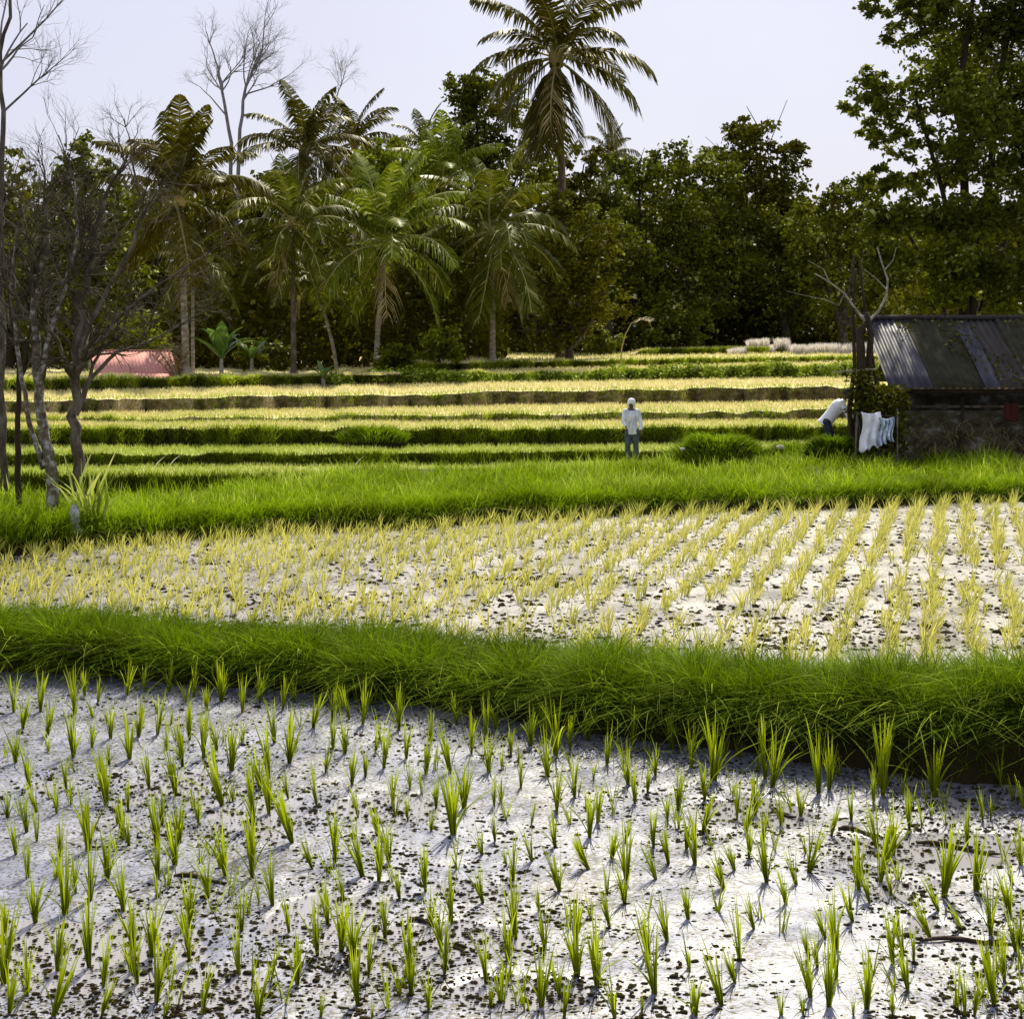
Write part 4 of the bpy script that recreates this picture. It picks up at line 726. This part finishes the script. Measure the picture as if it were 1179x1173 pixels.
mb = MB(); P = np.array([at(rng.normal(1019, 11), 520-75*rng.random()**.9, 31.7+rng.normal(0, .25)) for _ in range(2200)])-B; leaves(mb, P, .14, .6); mb.build('leaves', M['jd'], e)
mb = MB()
for _ in range(40): x_ = rng.normal(1014, 12); p = at(x_, 527, 31.6)-B; q = at(x_+rng.normal(0, 12), rng.uniform(440, 500), 31.7)-B; tube(mb, [p, (p+q)/2+rng.normal(0, .05, 3), q], [.012, .01, .005], 4, cap=False)
mb.build('sticks', M['bark'], e)
mb = MB(); tube(mb, [at(958, 429, 31.6)*1., at(985, 427, 31.6), at(1008, 425, 31.6)], [.02, .022, .018], 6); o = mb.build('pole', M['barkp'], bpy.data.objects['dead_tree'], True); o.location = -Vector(b)

# cloth hung at the corner of the hut
def cloth(name, px0, px1, py0, py1, D, mat, label, cat='cloth', fold=7, group=None):
    p0, p1 = at(px0, py0, D), at(px1, py1, D); w_, h = p1[0]-p0[0], p0[2]-p1[2]; n, m = 26, 22; u, v_ = np.meshgrid(np.linspace(0, 1, n), np.linspace(0, 1, m))
    X = (u-.5)*w_*(1-.12*np.sin(v_*math.pi))+.03*np.sin(v_*6); Yv = .06*np.sin(u*fold*2+v_*1.5)*(.4+v_)+.04*fbm(u*5, v_*4, 14); Z = -v_*h*(1+.06*np.sin(u*5+1)+.05*np.sin(u*17))-.04*np.sin(u*math.pi)*(1-v_)
    i = np.arange(m-1)[:, None]*n; j = np.arange(n-1)[None]; mb = MB(); mb.add(np.stack([X, Yv, Z], -1).reshape(-1, 3), np.stack([i+j, i+j+1, i+n+j+1, i+n+j], -1).reshape(-1, 4))
    o = mb.build(name, mat, None, True); o.location = ((p0[0]+p1[0])/2, D, p0[2]); s_ = o.modifiers.new('t', 'SOLIDIFY'); s_.thickness = .012; return tag(o, label, cat, group)
white = surfmat('white_cloth', [(.72, .73, .80), (.85, .86, .90)], 8, .85, .15)
bluew = surfmat('pale_blue_cloth', [(.10, .17, .26), (.45, .55, .66), (.82, .84, .88)], 9, .85, .15)
darkc = surfmat('dark_blue_cloth', [(.015, .02, .03), (.04, .05, .07)], 9, .9, .2)
cloth('hanging_cloth', 991, 1014, 474, 517, 30.9, white, 'white cloth hanging at the left corner of the field hut')
cloth('hanging_cloth', 1012, 1029, 480, 510, 30.85, bluew, 'smaller blue and white cloth right beside the white one', fold=11)
mb = MB(); tube(mb, [gb(985, 31.25), tuple(at(987, 474, 31.25))], .02, 6); tube(mb, [tuple(at(984, 476, 31.25)), tuple(at(1034, 480, 31.2))], .014, 6); tube(mb, [gb(1033, 31.2), tuple(at(1033, 470, 31.2))], .02, 6)
o = mb.build('drying_rack', M['bark']); tag(o, 'thin stick frame carrying the white and the blue cloth', 'drying rack')

# ------------------------------------------------------------------ people
def remesh(mb, name, mat, parent, vox, smooth=4):
    o = mb.build(name, mat, parent, True); r_ = o.modifiers.new('r', 'REMESH'); r_.mode = 'VOXEL'; r_.voxel_size = vox; r_.use_smooth_shade = True
    s_ = o.modifiers.new('s', 'SMOOTH'); s_.iterations = smooth; s_.factor = .5; return o
skin = surfmat('brown_skin', [(.10, .055, .03), (.14, .08, .045)], 20, .55, .05)
hairm = surfmat('black_hair', [(.01, .008, .006), (.025, .02, .015)], 40, .6, .3)
def V(*a): return np.array(a, float)
def hand(mb, w, d, palmn, r=.009):                # wrist, direction of fingers, palm normal
    d = d/np.linalg.norm(d); palmn = palmn/np.linalg.norm(palmn); s = np.cross(d, palmn)
    Mx = np.stack([s, palmn, d], 1); ellipsoid(mb, w+d*.05, (.04, .016, .055), 10, 8, M=Mx)
    for k, L in enumerate((.062, .075, .07, .055)):
        b_ = w+d*.085+s*(.03-.02*k); tube(mb, [b_-d*.02, b_+d*L*.45, b_+d*L*.8+palmn*.015, b_+d*L+palmn*.035], [r, r, r*.9, r*.7], 7)
    b_ = w+d*.03+s*.03; tube(mb, [b_, b_+s*.025+d*.02+palmn*.01, b_+s*.035+d*.05+palmn*.02], [.011, .010, .008], 7)
def person(loc, rz, J, label, top, trou, hood, n=''):
    e = empty('person', loc, rz); tag(e, label, 'person', 'farmers at work by the terraces'); mb = MB()
    hd, nk, ch, pe = J['head'], J['neck'], J['chest'], J['pelvis']
    ax = hd-nk; ax /= np.linalg.norm(ax); fwd = J['face']/np.linalg.norm(J['face']); sd_ = np.cross(fwd, ax); Mx = np.stack([sd_, fwd, ax], 1)
    ellipsoid(mb, hd, (.075, .092, .112), 16, 12, M=Mx); ellipsoid(mb, hd-ax*.055+fwd*.03, (.05, .055, .05), 12, 10, M=Mx)
    tube(mb, [hd+fwd*.088+ax*.02, hd+fwd*.112-ax*.02], [.010, .015], 6)                                        # nose
    for s in (-1, 1): ellipsoid(mb, hd+sd_*s*.078-ax*.005, (.012, .022, .032), 8, 6, M=Mx)                  # ears
    ellipsoid(mb, hd+fwd*.088-ax*.058, (.026, .012, .010), 8, 6, M=Mx)
    tube(mb, [hd-ax*.08, nk, ch], [.052, .055, .11], 10); tube(mb, [nk-ax*.02, ch, (ch+pe)/2, pe], [.06, .112, .098, .11], 14)
    for s in 'LR':
        sh, el, wr = J['sh'+s], J['el'+s], J['wr'+s]; tube(mb, [nk, sh, (sh+el)/2, el, (el+wr)/2, wr], [.045, .046, .042, .036, .034, .025], 10); hand(mb, wr, J['hd'+s], J['pn'+s])
        hp, kn, an = J['hp'+s], J['kn'+s], J['an'+s]; tube(mb, [pe, hp, (hp+kn)/2, kn, (kn*.6+an*.4), an], [.08, .08, .068, .05, .05, .035], 10)
        ft = J['ft']; tube(mb, [an-ft*.05+V(0, 0, -.04), an+ft*.06+V(0, 0, -.05), an+ft*.17+V(0, 0, -.065)], [.038, .04, .028], 8)
    bo = remesh(mb, 'body', skin, e, .0065, 3)
    for s in (-1, 1):
        m2 = MB(); ellipsoid(m2, hd+fwd*.088+sd_*s*.03+ax*.012, (.011, .008, .007), 8, 6, M=Mx); m2.build('eye', hairm, bo)
    m2 = MB(); bt_ = pe+(ch-pe)*(-.30); nk2 = nk-ax*.03
    tube(m2, [nk2, ch+(nk-ch)*.45, ch, (ch+pe)/2, pe, bt_], [.07, .13, .155, .14, .15, .165], 20)
    for s in 'LR': sh, el, wr = J['sh'+s], J['el'+s], J['wr'+s]; tube(m2, [nk2*.6+sh*.4, sh, (sh+el)/2, el, (el+wr)/2, wr*.93+el*.07], [.06, .068, .062, .055, .05, .04], 12)
    remesh(m2, 'shirt', top, e, .014, 4)
    m2 = MB(); 
    for s in 'LR': hp, kn, an = J['hp'+s], J['kn'+s], J['an'+s]; tube(m2, [pe+V(0, 0, .05), hp, (hp+kn)/2, kn, kn*.45+an*.55, an+(kn-an)*.12], [.115, .108, .09, .072, .068, .06], 12)
    remesh(m2, 'trousers', trou, e, .014, 4)
    if hood == 'hood':
        m2 = MB(); ellipsoid(m2, hd+ax*.03-fwd*.02, (.105, .105, .115), 16, 12, M=Mx); ellipsoid(m2, hd-ax*.09-fwd*.06, (.10, .07, .10), 12, 10, M=Mx); tube(m2, [hd+sd_*.085+ax*.02, hd+sd_*.075-ax*.13+fwd*.02], [.03, .035], 8); tube(m2, [hd-sd_*.085+ax*.02, hd-sd_*.075-ax*.13+fwd*.02], [.03, .035], 8)
        remesh(m2, 'headscarf', white, e, .012, 3)
    else:
        m2 = MB(); ellipsoid(m2, hd+ax*.02-fwd*.015, (.086, .098, .108), 14, 10, M=Mx); m2.build('hair', hairm, e, True)
    return e
# standing farmer: faces the camera, head bowed, arms hanging in front
J = dict(head=V(0, -.10, 1.50), neck=V(0, -.03, 1.36), chest=V(0, 0, 1.20), pelvis=V(.02, .03, .84), face=V(-.15, -1, -.45),
         shL=V(-.16, 0, 1.31), elL=V(-.21, -.06, 1.05), wrL=V(-.13, -.24, .92), hdL=V(.1, -.3, -1), pnL=V(1, 0, 0), shR=V(.16, 0, 1.31), elR=V(.23, -.02, 1.04), wrR=V(.24, -.16, .82), hdR=V(0, -.3, -1), pnR=V(-1, 0, 0),
         hpL=V(-.07, .02, .80), knL=V(-.09, -.05, .45), anL=V(-.08, 0, .08), hpR=V(.10, .02, .80), knR=V(.11, -.04, .45), anR=V(.13, .03, .08), ft=V(.1, -1, 0))
jean = surfmat('grey_blue_trousers', [(.04, .05, .07), (.09, .11, .14)], 8, .9, .2)
p = gb(727, 37.4); person((p[0], 37.4, gz(727, 37.4)), R(-6), J, 'farmer in white headscarf, pale loose shirt and grey trousers standing, head bowed, below the terraces',
       surfmat('pale_striped_shirt', [(.30, .36, .50), (.66, .70, .80), (.84, .84, .88)], 5, .85, .2, stretch=(3, 3, .7), local=True), jean, 'hood')
# bending farmer: back to the right, stooping towards the hut
J = dict(head=V(.33, -.03, 1.47), neck=V(.24, 0, 1.34), chest=V(.12, 0, 1.18), pelvis=V(-.12, 0, .86), face=V(.8, 0, -.6),
         shL=V(.20, -.17, 1.29), elL=V(.33, -.22, .99), wrL=V(.50, -.16, .82), hdL=V(.6, .1, -1), pnL=V(0, 1, 0), shR=V(.20, .17, 1.29), elR=V(.37, .2, 1.0), wrR=V(.55, .12, .86), hdR=V(.3, 0, -1), pnR=V(0, -1, 0),
         hpL=V(-.13, -.09, .83), knL=V(-.04, -.12, .45), anL=V(-.12, -.12, .08), hpR=V(-.13, .09, .83), knR=V(.04, .12, .45), anR=V(-.02, .12, .08), ft=V(1, 0, 0))
pp = at(958, 520, 32.6); person((pp[0], 32.6, gz(962, 32.6)-.02), R(-8), J, 'farmer in a white shirt and dark trousers bending forward beside the field hut', white, darkc, 'hair')
bpy.context.view_layer.update()

# ------------------------------------------------------------------ small things
stone = surfmat('pale_stone', [(.35, .33, .30), (.62, .60, .56)], 12, .9, .5)
for (x, y, D, r_, lb) in ((786, 517, 35.5, .055, 'small white stone showing in the dark side of the wide grass tussock'), (898, 515, 35.5, .085, 'pale rounded stone between the two grass tussocks'), (868, 540, 31.2, .08, 'pale flat stone in the grass below the wide tussock')):
    mb = MB(); ellipsoid(mb, (0, 0, 0), (r_*1.2, r_, r_*.7), 12, 9, .09); o = mb.build('stone', stone, None, True); q = at(x, y, D); o.location = tuple(q); tag(o, lb, 'stone')
for i, (x, y, D, lb) in enumerate(((178, 534, 33.4, 'left one of two pale dry leaves standing up from the low terrace'), (195, 533, 33.4, 'right one of two pale dry leaves standing up from the low terrace'), (408, 533, 33.6, 'pale dry leaf lying on the low terrace edge left of centre'), (574, 492, 41.0, 'pale curled dry leaf on the second terrace left of the farmer'))):
    mb = MB(); blades(mb, [[0, 0, 0]], .34, .07, .3 if i != 2 else 0, .5, .3, 6, face=1.4); o = mb.build('dry_leaf', M['reed']); q = at(x, y+4, D); o.location = (q[0], q[1], max(q[2], gz(x, D))); tag(o, lb, 'dry leaf')
for (xa, ya, xb, yb, r_, lb) in ((885, 938, 916, 941, .012, 'short dark stick lying in the mud nearest the bank'), (965, 956, 1012, 963, .02, 'thick dark stick lying in the mud at the right'), (1055, 972, 1150, 984, .016, 'longest dark stick lying across the mud at the right'), (200, 1010, 262, 1017, .014, 'dark stick half sunk in the mud at the left'), (1060, 1085, 1178, 1087, .012, 'thin dark root lying in the mud at the lower right'), (470, 1062, 505, 1064, .012, 'short dark stick in the mud at the lower centre')):
    a = at(xa, ya, F*3.3/(ya-YH)); b_ = at(xb, yb, F*3.3/(yb-YH)); mb = MB(); t = np.linspace(0, 1, 8)[:, None]; P = a*(1-t)+b_*t; P[:, 2] = .012+.006*np.sin(t[:, 0]*7); P[:, 1] += .03*np.sin(t[:, 0]*5)
    c0 = P[0].copy(); tube(mb, P-c0, np.array([.5, .9, 1, 1.1, .9, 1, .8, .4])*r_, 6); o = mb.build('stick', M['barkd'], None, True); o.location = tuple(c0); tag(o, lb, 'stick')
